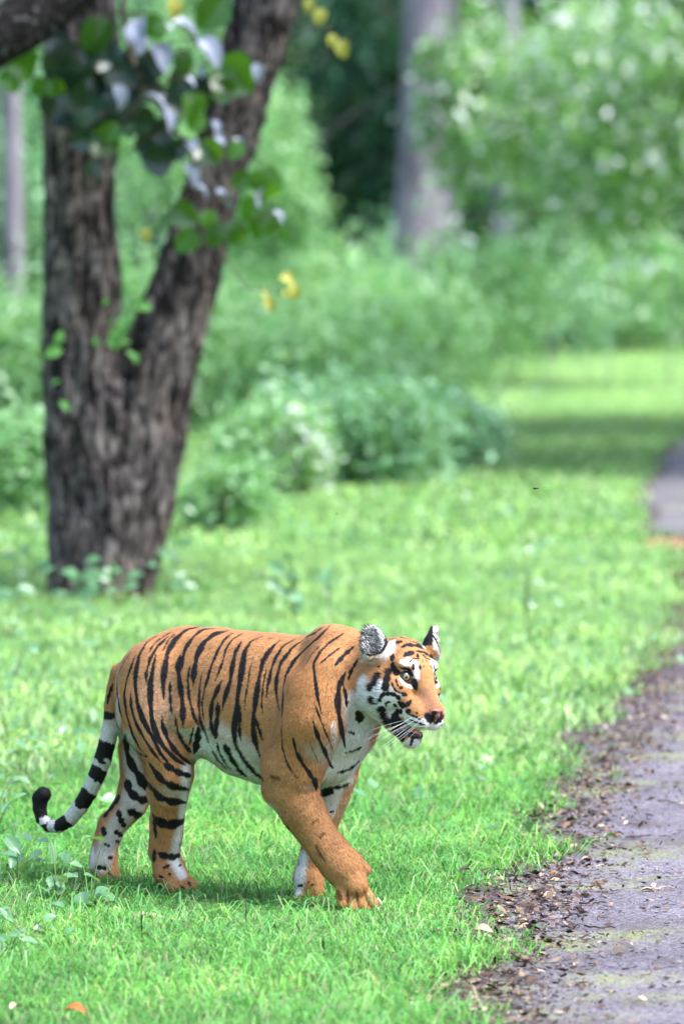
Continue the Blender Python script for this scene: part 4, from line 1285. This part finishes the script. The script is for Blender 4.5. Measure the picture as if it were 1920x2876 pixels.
def leaf_mesh(name, mat, wid=0.9, cup=0.12, tipn=0.0, seg=9, seed=0):
    """unit leaf along +Y from its stalk, cupped, with a midrib fold"""
    r_ = random.Random(seed)
    t = np.linspace(0, 1, seg)
    prof = np.sin(np.pi * np.clip(t, 0, 1) ** (0.75 + tipn)) ** (0.62 + tipn * 0.5) * wid / 2
    prof[0] = 0.02; prof[-1] = 0.01
    V_, F_ = [], []
    for i in range(seg):
        wob = 1 + r_.uniform(-.05, .05)
        zc = -cup * (t[i] - 0.4) ** 2 * 2
        for s in (-1, -0.5, 0, 0.5, 1):
            V_.append((s * prof[i] * wob, t[i], zc + cup * 1.1 * abs(s) * prof[i] * 2 - (0.015 if s == 0 else 0) + r_.uniform(-.012, .012)))
    for i in range(seg - 1):
        for k in range(4):
            q = i * 5 + k
            F_.append((q, q + 1, q + 6, q + 5))
    me = bpy.data.meshes.new(name)
    me.from_pydata(V_, [], F_)
    me.polygons.foreach_set('use_smooth', np.ones(len(me.polygons), bool))
    me.materials.append(mat)
    return me
from mathutils import Matrix
def put_leaf(me, name, parent, base, ydir, nrm, size):
    y_ = Vector(ydir).normalized()
    z_ = Vector(nrm); z_ = (z_ - y_ * z_.dot(y_)).normalized()
    x_ = y_.cross(z_)
    o = link(bpy.data.objects.new(name, me))
    M = Matrix((x_, y_, z_)).transposed().to_4x4()
    M = Matrix.Translation(Vector(base) - (parent.location if parent else Vector((0, 0, 0)))) @ M @ Matrix.Scale(size, 4)
    o.matrix_world = M
    o.matrix_basis = M
    if parent: o.parent = parent
    return o

M_SHADED = NT('shaded_leaf', 0.3, 0.6)  # deep shade inside the leaf cluster is put into this darker colour
M_SHADED.base(M_SHADED.ramp(M_SHADED.n('ObjectInfo').outputs['Random'], [(0.0, (0.004, 0.016, 0.012)), (1.0, (0.012, 0.045, 0.022))]))
SHADED = [leaf_mesh('leaf', M_SHADED.m, 0.95, 0.14, seed=80 + k) for k in range(2)]
ROUND = [leaf_mesh('leaf', M_LEAF, 0.78 + 0.08 * k, 0.12 + 0.06 * k, 0.06 * k, seed=k) for k in range(4)]
SHEEN = [leaf_mesh('leaf', M_SHEEN, 0.62, 0.28, seed=60 + k) for k in range(2)]
YEL = leaf_mesh('leaf', M_YLEAF, 0.8, 0.2, seed=9)
GL = [(100, 290, 150), (50, 370, 110), (180, 400, 90), (440, 165, 170), (700, 120, 110), (970, 60, 170), (1070, 350, 190), (840, 290, 110), (480, 650, 130), (510, 610, 100), (960, 700, 120), (1080, 690, 90), (1105, 830, 100), (1225, 835, 140),
      (845, 990, 130), (860, 1110, 120), (960, 1010, 90), (985, 1080, 110), (1075, 1065, 110), (1210, 1040, 130), (1150, 960, 120), (1290, 1075, 60), (880, 480, 110), (900, 560, 90), (600, 600, 70), (1020, 420, 110), (260, 400, 90)]
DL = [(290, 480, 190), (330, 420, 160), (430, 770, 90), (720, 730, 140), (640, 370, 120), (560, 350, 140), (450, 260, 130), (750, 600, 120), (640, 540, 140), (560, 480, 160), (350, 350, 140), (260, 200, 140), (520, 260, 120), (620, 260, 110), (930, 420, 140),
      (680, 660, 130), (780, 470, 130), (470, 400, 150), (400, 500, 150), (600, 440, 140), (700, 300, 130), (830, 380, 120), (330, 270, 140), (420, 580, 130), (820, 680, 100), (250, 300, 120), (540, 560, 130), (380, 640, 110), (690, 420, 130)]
HL = [(640, 140, 150), (860, 140, 150), (740, 255, 150), (965, 240, 160), (545, 450, 130), (715, 470, 140), (770, 550, 110), (1180, 335, 90), (900, 690, 110), (880, 810, 120), (930, 880, 80), (1030, 910, 110), (990, 590, 80), (1010, 640, 60), (850, 640, 60),
      (930, 330, 60), (875, 375, 60), (1280, 1000, 80), (1190, 905, 90), (770, 130, 70), (1095, 665, 80), (640, 200, 100), (600, 170, 90)]
lr = random.Random(12)
SPINE = [Z0(*p, -0.75) for p in ((600, -120), (560, 60), (600, 250), (680, 420), (790, 580), (900, 720), (990, 870), (1060, 980), (1180, 1000))]
limb('twig', SPINE, [0.022, 0.02, 0.017, 0.014, 0.011, 0.009, 0.007, 0.005, 0.003], M_BARK, troot, 6)
SP2 = [Z0(*p, -0.7) for p in ((600, 250), (480, 300), (330, 330), (200, 360), (110, 350))]
limb('twig', SP2, [0.014, 0.012, 0.009, 0.006, 0.003], M_BARK, troot, 6)
SPALL = np.array(SPINE + SP2)
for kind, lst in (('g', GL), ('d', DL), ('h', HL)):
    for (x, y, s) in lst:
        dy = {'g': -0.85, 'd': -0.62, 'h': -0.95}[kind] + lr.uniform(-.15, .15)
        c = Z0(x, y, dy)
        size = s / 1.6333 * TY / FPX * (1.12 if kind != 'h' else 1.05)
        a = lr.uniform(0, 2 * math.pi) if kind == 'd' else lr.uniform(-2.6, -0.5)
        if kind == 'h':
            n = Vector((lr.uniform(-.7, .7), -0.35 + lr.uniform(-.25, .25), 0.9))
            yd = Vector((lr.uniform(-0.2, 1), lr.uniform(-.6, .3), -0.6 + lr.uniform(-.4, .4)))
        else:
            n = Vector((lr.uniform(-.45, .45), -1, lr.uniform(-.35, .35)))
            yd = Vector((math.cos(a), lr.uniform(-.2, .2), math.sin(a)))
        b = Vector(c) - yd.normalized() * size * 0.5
        put_leaf(SHEEN[lr.randrange(2)] if kind == 'h' else SHADED[lr.randrange(2)] if kind == 'd' else ROUND[lr.randrange(4)], 'leaf', troot, b, yd, n, size)
        k = int(np.argmin(np.linalg.norm(SPALL - np.array(b), axis=1)))
        p0 = SPALL[k]
        if np.linalg.norm(p0 - np.array(b)) < 0.6:
            mid_ = (p0 + np.array(b)) / 2 + np.array([0, 0, 0.02])
            limb('petiole', [p0, mid_, np.array(b)], [0.004, 0.003, 0.0025], M_STEM, troot, 4)
SPR = [leaf_mesh('leaf', plain('sprout_leaf', (0.10, 0.27, 0.05), 0.45, 0.4), 0.62, 0.22, 0.3, seed=3)]
# sprouts on the trunk and the yellowing twig on the right
for (x, y, s, f) in ((290, 210, 70, 7), (290, 300, 95, 7), (440, 235, 60, 7), (510, 230, 80, 7), (540, 190, 70, 7), (600, 260, 90, 7), (575, 300, 70, 7), (280, 440, 60, 7), (275, 530, 55, 7), (545, 1230, 60, 0), (590, 1290, 60, 0), (500, 1370, 60, 0), (610, 1400, 80, 0), (560, 1450, 70, 0),
                     (480, 270, 60, 7), (620, 310, 60, 7), (520, 150, 60, 7)):
    c = (Z7 if f == 7 else Z0)(x, y, -0.40)
    n = Vector((lr.uniform(-.9, .9), -0.7, lr.uniform(0, 1.0)))
    a = lr.uniform(-3.0, 0.2)
    s *= lr.uniform(0.65, 1.15)
    put_leaf(SPR[0], 'leaf', troot, c, Vector((math.cos(a), -0.2, math.sin(a))), n, s / 1.6333 * TY / FPX)
tw = [Z0(1000, 1120, -0.4), Z0(1060, 1230, -0.5), Z0(1130, 1320, -0.6), Z0(1220, 1330, -0.65), Z0(1330, 1290, -0.7)]
limb('twig', tw, [0.006, 0.005, 0.004, 0.003, 0.002], M_STEM, troot, 5)
for (x, y, s) in ((1230, 1385, 70), (1290, 1280, 70), (1350, 1325, 70), (680, 1065, 70), (1200, 1350, 40), (1310, 1340, 50)):
    a = lr.uniform(-2.4, -0.6)
    put_leaf(YEL, 'leaf', troot, Z0(x, y - s * .3, -0.65), Vector((math.cos(a), 0, math.sin(a))), Vector((lr.uniform(-.5, .5), -0.8, 0.4)), s / 1.6333 * TY / FPX)
tw = [Z0(1400, -60, -0.5), Z0(1440, 60, -0.5), Z0(1500, 130, -0.55), Z0(1560, 210, -0.6)]
limb('twig', tw, [0.008, 0.006, 0.004, 0.002], M_STEM, troot, 5)
for (x, y, s) in ((1480, 70, 80), (1430, 20, 70), (1570, 215, 90), (1530, 180, 60), (800, 25, 100)):
    put_leaf(YEL, 'leaf', troot, Z0(x, y - s * .4, -0.6), Vector((lr.uniform(-.5, .5), 0, -1)), Vector((lr.uniform(-.5, .5), -0.8, 0.4)), s / 1.6333 * TY / FPX)
# crown of the forked tree above the picture
P_ = clumps((-0.4, TY + 0.2, 6.2), (3.2, 2.6, 1.5), 110, 26, (0.35, 0.35, 0.22))
M_CROWN = leaf_material('round_leaf_crown', [(0.025, 0.09, 0.012), (0.045, 0.14, 0.016), (0.07, 0.19, 0.02)], 0.35, 0.6, 0.35)
leaf_cloud('crown', M_CROWN, P_, 0.22, troot, up=0.8, aspect=0.9)

# ------------------------------------------------------------------ weeds
OV = [leaf_mesh('leaf', M_PLEAF, 0.52 + 0.08 * k, 0.12, 0.35, seed=20 + k) for k in range(3)]
def weed(name, base, leaves, label, group=None, nrm=(0, -0.35, 0.9), mset=OV, spread=0.4):
    e = empty(name, base)
    for (c, size) in leaves:
        c = np.array(c)
        n = Vector((lr.uniform(-spread, spread) + nrm[0], lr.uniform(-.3, .3) + nrm[1], nrm[2]))
        dx = c - np.array(base)
        yd = Vector((dx[0] + lr.uniform(-.05, .05), lr.uniform(-.06, .06), lr.uniform(-.04, .05)))
        if yd.length < 1e-3: yd = Vector((1, 0, 0))
        yd.normalize()
        b = Vector(c) - yd * size * 0.5
        put_leaf(mset[lr.randrange(len(mset))], 'leaf', e, b, yd, n, size)
        limb('stem', [np.array(base) + np.array([0, 0, -0.01]), np.array([base[0] * .4 + b[0] * .6, base[1] * .4 + b[1] * .6, base[2] + (b[2] - base[2]) * 0.75]), np.array(b)], [0.0022, 0.0018, 0.001], M_WSTEM, e, 4)
    return tag(e, label, 'weed', group)
M_WSTEM = plain('weed_stem', (0.12, 0.20, 0.06), 0.7, 0.2)
GW = 'broad-leaved weeds in the grass'
def Z4(x, y, Y): return at(60 + x / 2.8, 2050 + y / 2.8, Y)
S4 = 15.7 / FPX / 2.8 * 1.5
b0 = on_ground(252, 2545)
weed('leafy_weed', b0, [(Z4(x, y, b0[1] + lr.uniform(-.08, .1)), s * S4) for x, y, s in ((580, 850, 170), (560, 1160, 120), (690, 1240, 120), (620, 1265, 100), (660, 1310, 150), (480, 1330, 130), (580, 1390, 150), (440, 1060, 80))], 'grey-green broad-leaved weed at the hind paw of the tiger', GW)
b0 = on_ground(165, 2525)
weed('leafy_weed', b0, [(Z4(x, y, b0[1] + lr.uniform(-.08, .1)), s * S4) for x, y, s in ((300, 1160, 140), (380, 1150, 100), (430, 1210, 100), (250, 1185, 120), (200, 1250, 100), (360, 1020, 80), (340, 985, 70), (240, 960, 130), (300, 1240, 110), (420, 1140, 80))], 'low broad-leaved weed below the curl of the tail', GW)
b0 = on_ground(50, 2490)
weed('leafy_weed', b0, [(Z4(x, y, b0[1] + lr.uniform(-.08, .1)), s * S4) for x, y, s in ((30, 840, 150), (90, 1010, 160), (160, 870, 110), (-60, 900, 150), (-40, 1020, 140), (20, 1080, 110), (-110, 980, 140), (150, 1030, 90))], 'broad-leaved weed with pale drooping leaves left of the tail tip', GW)
b0 = on_ground(-20, 2360)
weed('leafy_weed', b0, [(np.array(b0) + np.array([lr.uniform(-.12, .16), lr.uniform(-.1, .1), lr.uniform(.04, .2)]), 0.05) for k in range(11)], 'broad-leaved weed further back than the tail tip', GW)
b0 = on_ground(235, 1705)
weed('tree_foot_weed', b0, [(Z7(x, y, 0, b0[1] - .1), s * 29 / FPX / 1.6333) for x, y, s in ((420, 1330, 120), (400, 1410, 140), (345, 1340, 90), (310, 1450, 100), (480, 1340, 80))], 'pale leafed weed at the foot of the left stem', GW, (0, -.8, .5))
b0 = on_ground(375, 1690)
weed('tree_foot_weed', b0, [(Z7(x, y, 0, b0[1] - .1), s * 29 / FPX / 1.6333) for x, y, s in ((610, 1265, 80), (690, 1275, 80), (620, 1335, 90), (555, 1370, 100), (650, 1350, 70), (640, 1190, 70))], 'pale leafed weed at the right foot of the forked tree', GW, (0, -.8, .5))
b0 = on_ground(830, 1745)
weed('tall_weed', b0, [(Z7(x, y, 0, b0[1] - .05), s * 28 / FPX / 1.6333) for x, y, s in ((1270, 1300, 110), (1340, 1265, 90), (1350, 1370, 110), (1300, 1410, 90), (1360, 1430, 100), (1255, 1370, 80), (1370, 1480, 80), (1310, 1250, 70), (1330, 1340, 80))], 'upright weed with broad leaves in the grass right of the forked tree', GW, (0, -.8, .4))
b0 = on_ground(925, 1700)
weed('tall_weed', b0, [(Z7(x, y, 0, b0[1] - .05), s * 28 / FPX / 1.6333) for x, y, s in ((1500, 1330, 110), (1470, 1360, 80), (1530, 1370, 70), (1500, 1400, 70))], 'small weed with one whitish leaf beside the upright weed', GW, (0, -.3, .9))
b0 = on_ground(1480, 1740)
weed('tall_weed', b0, [(np.array(b0) + np.array([lr.uniform(-.12, .12), lr.uniform(-.1, .1), lr.uniform(.05, .42)]), 0.075) for k in range(12)], 'leafy weed in the grass between the tiger and the far road', GW, (0, -.5, .8))
for (px, py, n_, sz, hh) in ((40, 1790, 9, .07, .2), (120, 1850, 8, .06, .16), (30, 1930, 10, .06, .18), (95, 2010, 9, .055, .16), (25, 2100, 10, .055, .18), (150, 2120, 8, .05, .13), (60, 2210, 10, .05, .17), (15, 2290, 9, .05, .16), (200, 1960, 8, .05, .13),
                             (75, 2640, 9, .045, .10), (20, 2710, 8, .045, .10), (150, 2690, 7, .04, .08), (300, 1840, 8, .055, .13)):
    b0 = on_ground(px, py)
    weed('leafy_weed', b0, [(np.array(b0) + np.array([lr.uniform(-.13, .13), lr.uniform(-.12, .12), lr.uniform(.25, 1) * hh]), sz * lr.uniform(.7, 1.3)) for k in range(n_)], 'broad-leaved weed in the patch of weeds left of the tiger', 'weed patch left of the tiger')
for (px, py) in ((110, 1720), (440, 1690), (330, 1715), (480, 1660), (90, 1660)):
    b0 = on_ground(px, py)
    weed('tree_foot_weed', b0, [(np.array(b0) + np.array([lr.uniform(-.2, .2), lr.uniform(-.15, .1), lr.uniform(.05, .3)]), .09 * lr.uniform(.7, 1.3)) for k in range(8)], 'leafy weed crowding the foot of the forked tree', 'weeds at the foot of the forked tree', (0, -.6, .7))
x, y = scatter(4200, 15.5, 42, 0.9)
k = (vnoise(x * 1.3, y * 1.3, 41) > 0.52) & (((x + 0.25) / 0.9) ** 2 + ((y - 15.85) / 0.9) ** 2 > 1)
x, y = x[k], y[k]
gc = leaf_cloud('ground_cover', M_PLEAF, np.stack([x, y, ground_z(x, y) + 0.02 + 0.07 * rng.random(len(x))], 1), 0.06, up=1.6, aspect=0.6)
tag(gc, 'small broad leaves of ground cover scattered through the grass', 'ground cover', kind='stuff')

# ------------------------------------------------------------------ litter, fallen leaves, twigs
M_LITTER = NT('leaf_litter', 0.9, 0.15)
M_LITTER.base(M_LITTER.ramp(M_LITTER.n('NewGeometry').outputs['Random Per Island'], [(0.0, (0.020, 0.013, 0.012)), (0.4, (0.060, 0.038, 0.030)), (0.75, (0.13, 0.085, 0.06)), (0.93, (0.26, 0.19, 0.13)), (1.0, (0.42, 0.35, 0.25))]))
n = 26000
y = 12 + 24 * rng.random(n) ** 1.4
x = edge_x(y) + 0.02 + 0.05 + rng.normal(0, 1, n) * 0.11 + np.where(rng.random(n) < 0.80, 0, np.abs(rng.normal(0, 1, n)) * 0.9)
C_ = np.stack([x, y, np.full(n, 0.010) + 0.012 * rng.random(n)], 1)
d_ = rng.normal(0, 1, (n, 3)); d_[:, 2] *= 0.18; d_ /= np.linalg.norm(d_, axis=1, keepdims=True)
s_ = np.cross(d_, np.array([0, 0, 1.0]) + rng.normal(0, 0.35, (n, 3))); s_ /= np.linalg.norm(s_, axis=1, keepdims=True)
L_ = (0.006 + 0.036 * rng.random(n) ** 3.0)[:, None]
Vv = np.stack([C_, C_ + d_ * L_ * .5 + s_ * L_ * .28, C_ + d_ * L_ + np.array([0, 0, .004]), C_ + d_ * L_ * .5 - s_ * L_ * .28 + np.array([0, 0, .003])], 1).reshape(-1, 3)
ix = np.arange(n)[:, None] * 4
tag(mesh_np('leaf_litter', Vv, np.concatenate([ix + np.array([[0, 1, 2]]), ix + np.array([[0, 2, 3]])]), M_LITTER.m, smooth=False), 'fine brown leaf crumbs and debris along the road edge', 'leaf litter', kind='stuff')

DRY = {k: [leaf_mesh('fallen_leaf', mt, 0.48 + 0.1 * j, 0.30, 0.25, seed=40 + j) for j in range(2)] for k, mt in
       (('tan', plain('leaf_tan', (0.46, 0.34, 0.24), 0.7, 0.2)), ('brown', plain('leaf_brown', (0.17, 0.095, 0.06), 0.75, 0.2)), ('dark', plain('leaf_dark', (0.035, 0.024, 0.024), 0.7, 0.25)), ('green', plain('leaf_fresh', (0.20, 0.36, 0.12), 0.45, 0.4)), ('rust', plain('leaf_rust', (0.42, 0.13, 0.04), 0.7, 0.2)))}
LAB = {'tan': 'pale tan fallen leaf lying along the road edge', 'brown': 'curled brown fallen leaf lying along the road edge', 'dark': 'nearly black shrivelled leaf on the road edge', 'rust': 'rust-orange fallen leaf on the road edge'}
def fallen(px, py, s, k, label=None, group=None, z=0.016):
    p = on_ground(px, py, z)
    a = lr.uniform(0, 6.28)
    o = put_leaf(DRY[k][lr.randrange(2)], 'fallen_leaf', None, p, Vector((math.cos(a), math.sin(a) * .8, lr.uniform(-.05, .12))), Vector((lr.uniform(-.5, .5), lr.uniform(-.7, .1), 1)), s * p[1] / FPX)
    return tag(o, label or LAB[k], 'leaf', group or (k + ' leaves fallen along the road edge'))
def Z8(x, y): return 1200 + x / 1.4903, 1300 + y / 1.4903
for (x, y, s, k) in ((640, 1660, 40, 'tan'), (610, 1520, 46, 'brown'), (700, 1525, 40, 'tan'), (815, 1550, 30, 'dark'), (670, 1470, 32, 'dark'), (660, 1410, 34, 'dark'), (890, 1785, 48, 'tan'), (740, 1760, 44, 'brown'), (550, 1740, 40, 'dark'), (480, 1720, 44, 'tan'),
                     (430, 1830, 42, 'dark'), (640, 1865, 34, 'dark'), (440, 1945, 50, 'tan'), (180, 2040, 24, 'rust'), (400, 2065, 34, 'tan'), (590, 2070, 30, 'brown'), (660, 2110, 26, 'dark'), (460, 2055, 30, 'tan'), (190, 2200, 34, 'dark'), (790, 2215, 26, 'tan'),
                     (720, 2090, 24, 'brown'), (780, 1555, 22, 'rust'), (510, 1715, 26, 'rust'), (340, 1900, 44, 'tan'), (300, 1980, 40, 'brown'), (480, 1810, 44, 'tan'), (380, 1915, 36, 'tan'), (820, 1510, 34, 'tan'), (300, 2290, 40, 'brown'), (250, 2100, 34, 'brown'),
                     (690, 1300, 26, 'dark'), (760, 1200, 24, 'brown'), (640, 1185, 34, 'dark'), (860, 1085, 30, 'brown'), (560, 1380, 30, 'brown'), (440, 1560, 30, 'brown'), (900, 1620, 26, 'dark'), (960, 1700, 24, 'tan'), (560, 1880, 24, 'brown'), (840, 2010, 22, 'tan'),
                     (700, 1990, 22, 'dark'), (930, 2130, 26, 'brown'), (520, 2200, 24, 'dark'), (640, 2250, 26, 'tan'), (420, 2300, 30, 'dark')):
    px, py = Z8(x, y)
    fallen(px, py, s * 0.85, k)
px, py = Z8(735, 1560); fallen(px, py, 46, 'green', 'fresh green leaf lying on the grey road', 'single fallen leaves')
px, py = Z8(190, 1950); fallen(px, py, 60, 'tan', 'long pale curled leaf standing in the grass by the road', 'single fallen leaves', 0.05)
for (px, py, s, k, lab) in ((1030, 2660, 36, 'tan', 'pale tan leaf lying in the grass below the front paw'), (620, 2720, 30, 'tan', 'small pale leaf lying in the grass below the belly'), (240, 2840, 70, 'rust', 'rust-red leaf lying in the grass below the tail'), (850, 2780, 28, 'brown', 'brown leaf lying in the grass well below the front paw'),
                            (400, 2330, 50, 'tan', 'pale dry leaf in the grass behind the near hind leg'), (30, 2830, 50, 'tan', 'yellowish leaf lying in the grass left of the rust-red leaf'), (1320, 2440, 36, 'dark', 'dark leaf in the grass between tiger and road')):
    fallen(px, py, s, k, lab, 'single fallen leaves', 0.045)
M_TWIG = plain('twig_dark', (0.040, 0.028, 0.025), 0.85, 0.15)
M_TWIGP = plain('twig_pale', (0.40, 0.29, 0.24), 0.8, 0.2)
def ground_twig(a, b, r, mat, label, z=0.016, name='twig'):
    pa, pb = on_ground(*a, z), on_ground(*b, z)
    n = 7
    P_ = [pa + (pb - pa) * t + np.array([lr.uniform(-.006, .006), lr.uniform(-.03, .03), lr.uniform(0, .004)]) for t in np.linspace(0, 1, n)]
    e = np.array(P_[0])
    vv, ff = tube(np.array(P_) - e, r * np.linspace(1, 0.5, n), 6)
    o = mesh_np(name, vv, ff, mat)
    o.location = e
    return tag(o, label, 'twig', 'twigs on the ground')
for (x0, y0, x1, y1, mt, lab) in ((665, 1945, 780, 1943, 0, 'straight dark twig lying on the mossy patch of road'), (565, 1944, 640, 1940, 0, 'short bent dark twig beside the straight one on the moss'), (380, 1927, 500, 1922, 0, 'thin dark twig at the edge of the mossy road'),
                                  (300, 2140, 405, 2144, 0, 'dark twig lying across the dirt edge below the moss'), (640, 1842, 745, 1840, 0, 'dark twig on the road above the moss'), (930, 1782, 1025, 1778, 1, 'pale dry stalk lying on the grey road'), (970, 1421, 1060, 1419, 0, 'dark twig far along the road'),
                                  (830, 1570, 940, 1562, 0, 'dark twig on the road behind the tan leaves'), (340, 2226, 372, 2224, 0, 'stub of dark twig low on the road edge')):
    ground_twig(Z8(x0, y0), Z8(x1, y1), 0.0032, (M_TWIG, M_TWIGP)[mt], lab)
ground_twig((375, 2570), (532, 2588), 0.011, M_TWIGP, 'thick pale stick lying in the grass under the tiger', 0.03, 'stick')

# flying insects
M_FLY = plain('insect_black', (0.01, 0.01, 0.012), 0.4, 0.5)
M_WING = plain('insect_wing', (0.25, 0.25, 0.28), 0.2, 0.5)
for (px, py, s, lab) in ((1502, 1372, 0.0075, 'tiny black fly hovering above the sunlit meadow'), (945, 1443, 0.003, 'speck of a gnat in the air above the back of the tiger')):
    p = at(px, py, 15.7)
    e = empty('fly', p)
    ball('abdomen', (0, 0, 0), s, M_FLY, e, (1, 0, 0.1), 10, 8, (0.4, 0.4, 1))
    ball('head', (s * 1.05, 0, s * 0.1), s * 0.35, M_FLY, e, None, 8, 6)
    for q in (-1, 1):
        mesh_np('wing', np.array([(0.2, 0.1 * q, 0.25), (-0.4, 0.9 * q, 0.55), (-1.0, 0.8 * q, 0.5), (-0.6, 0.15 * q, 0.3)]) * s, [(0, 1, 2, 3)], M_WING, parent=e)
    tag(e, lab, 'insect')
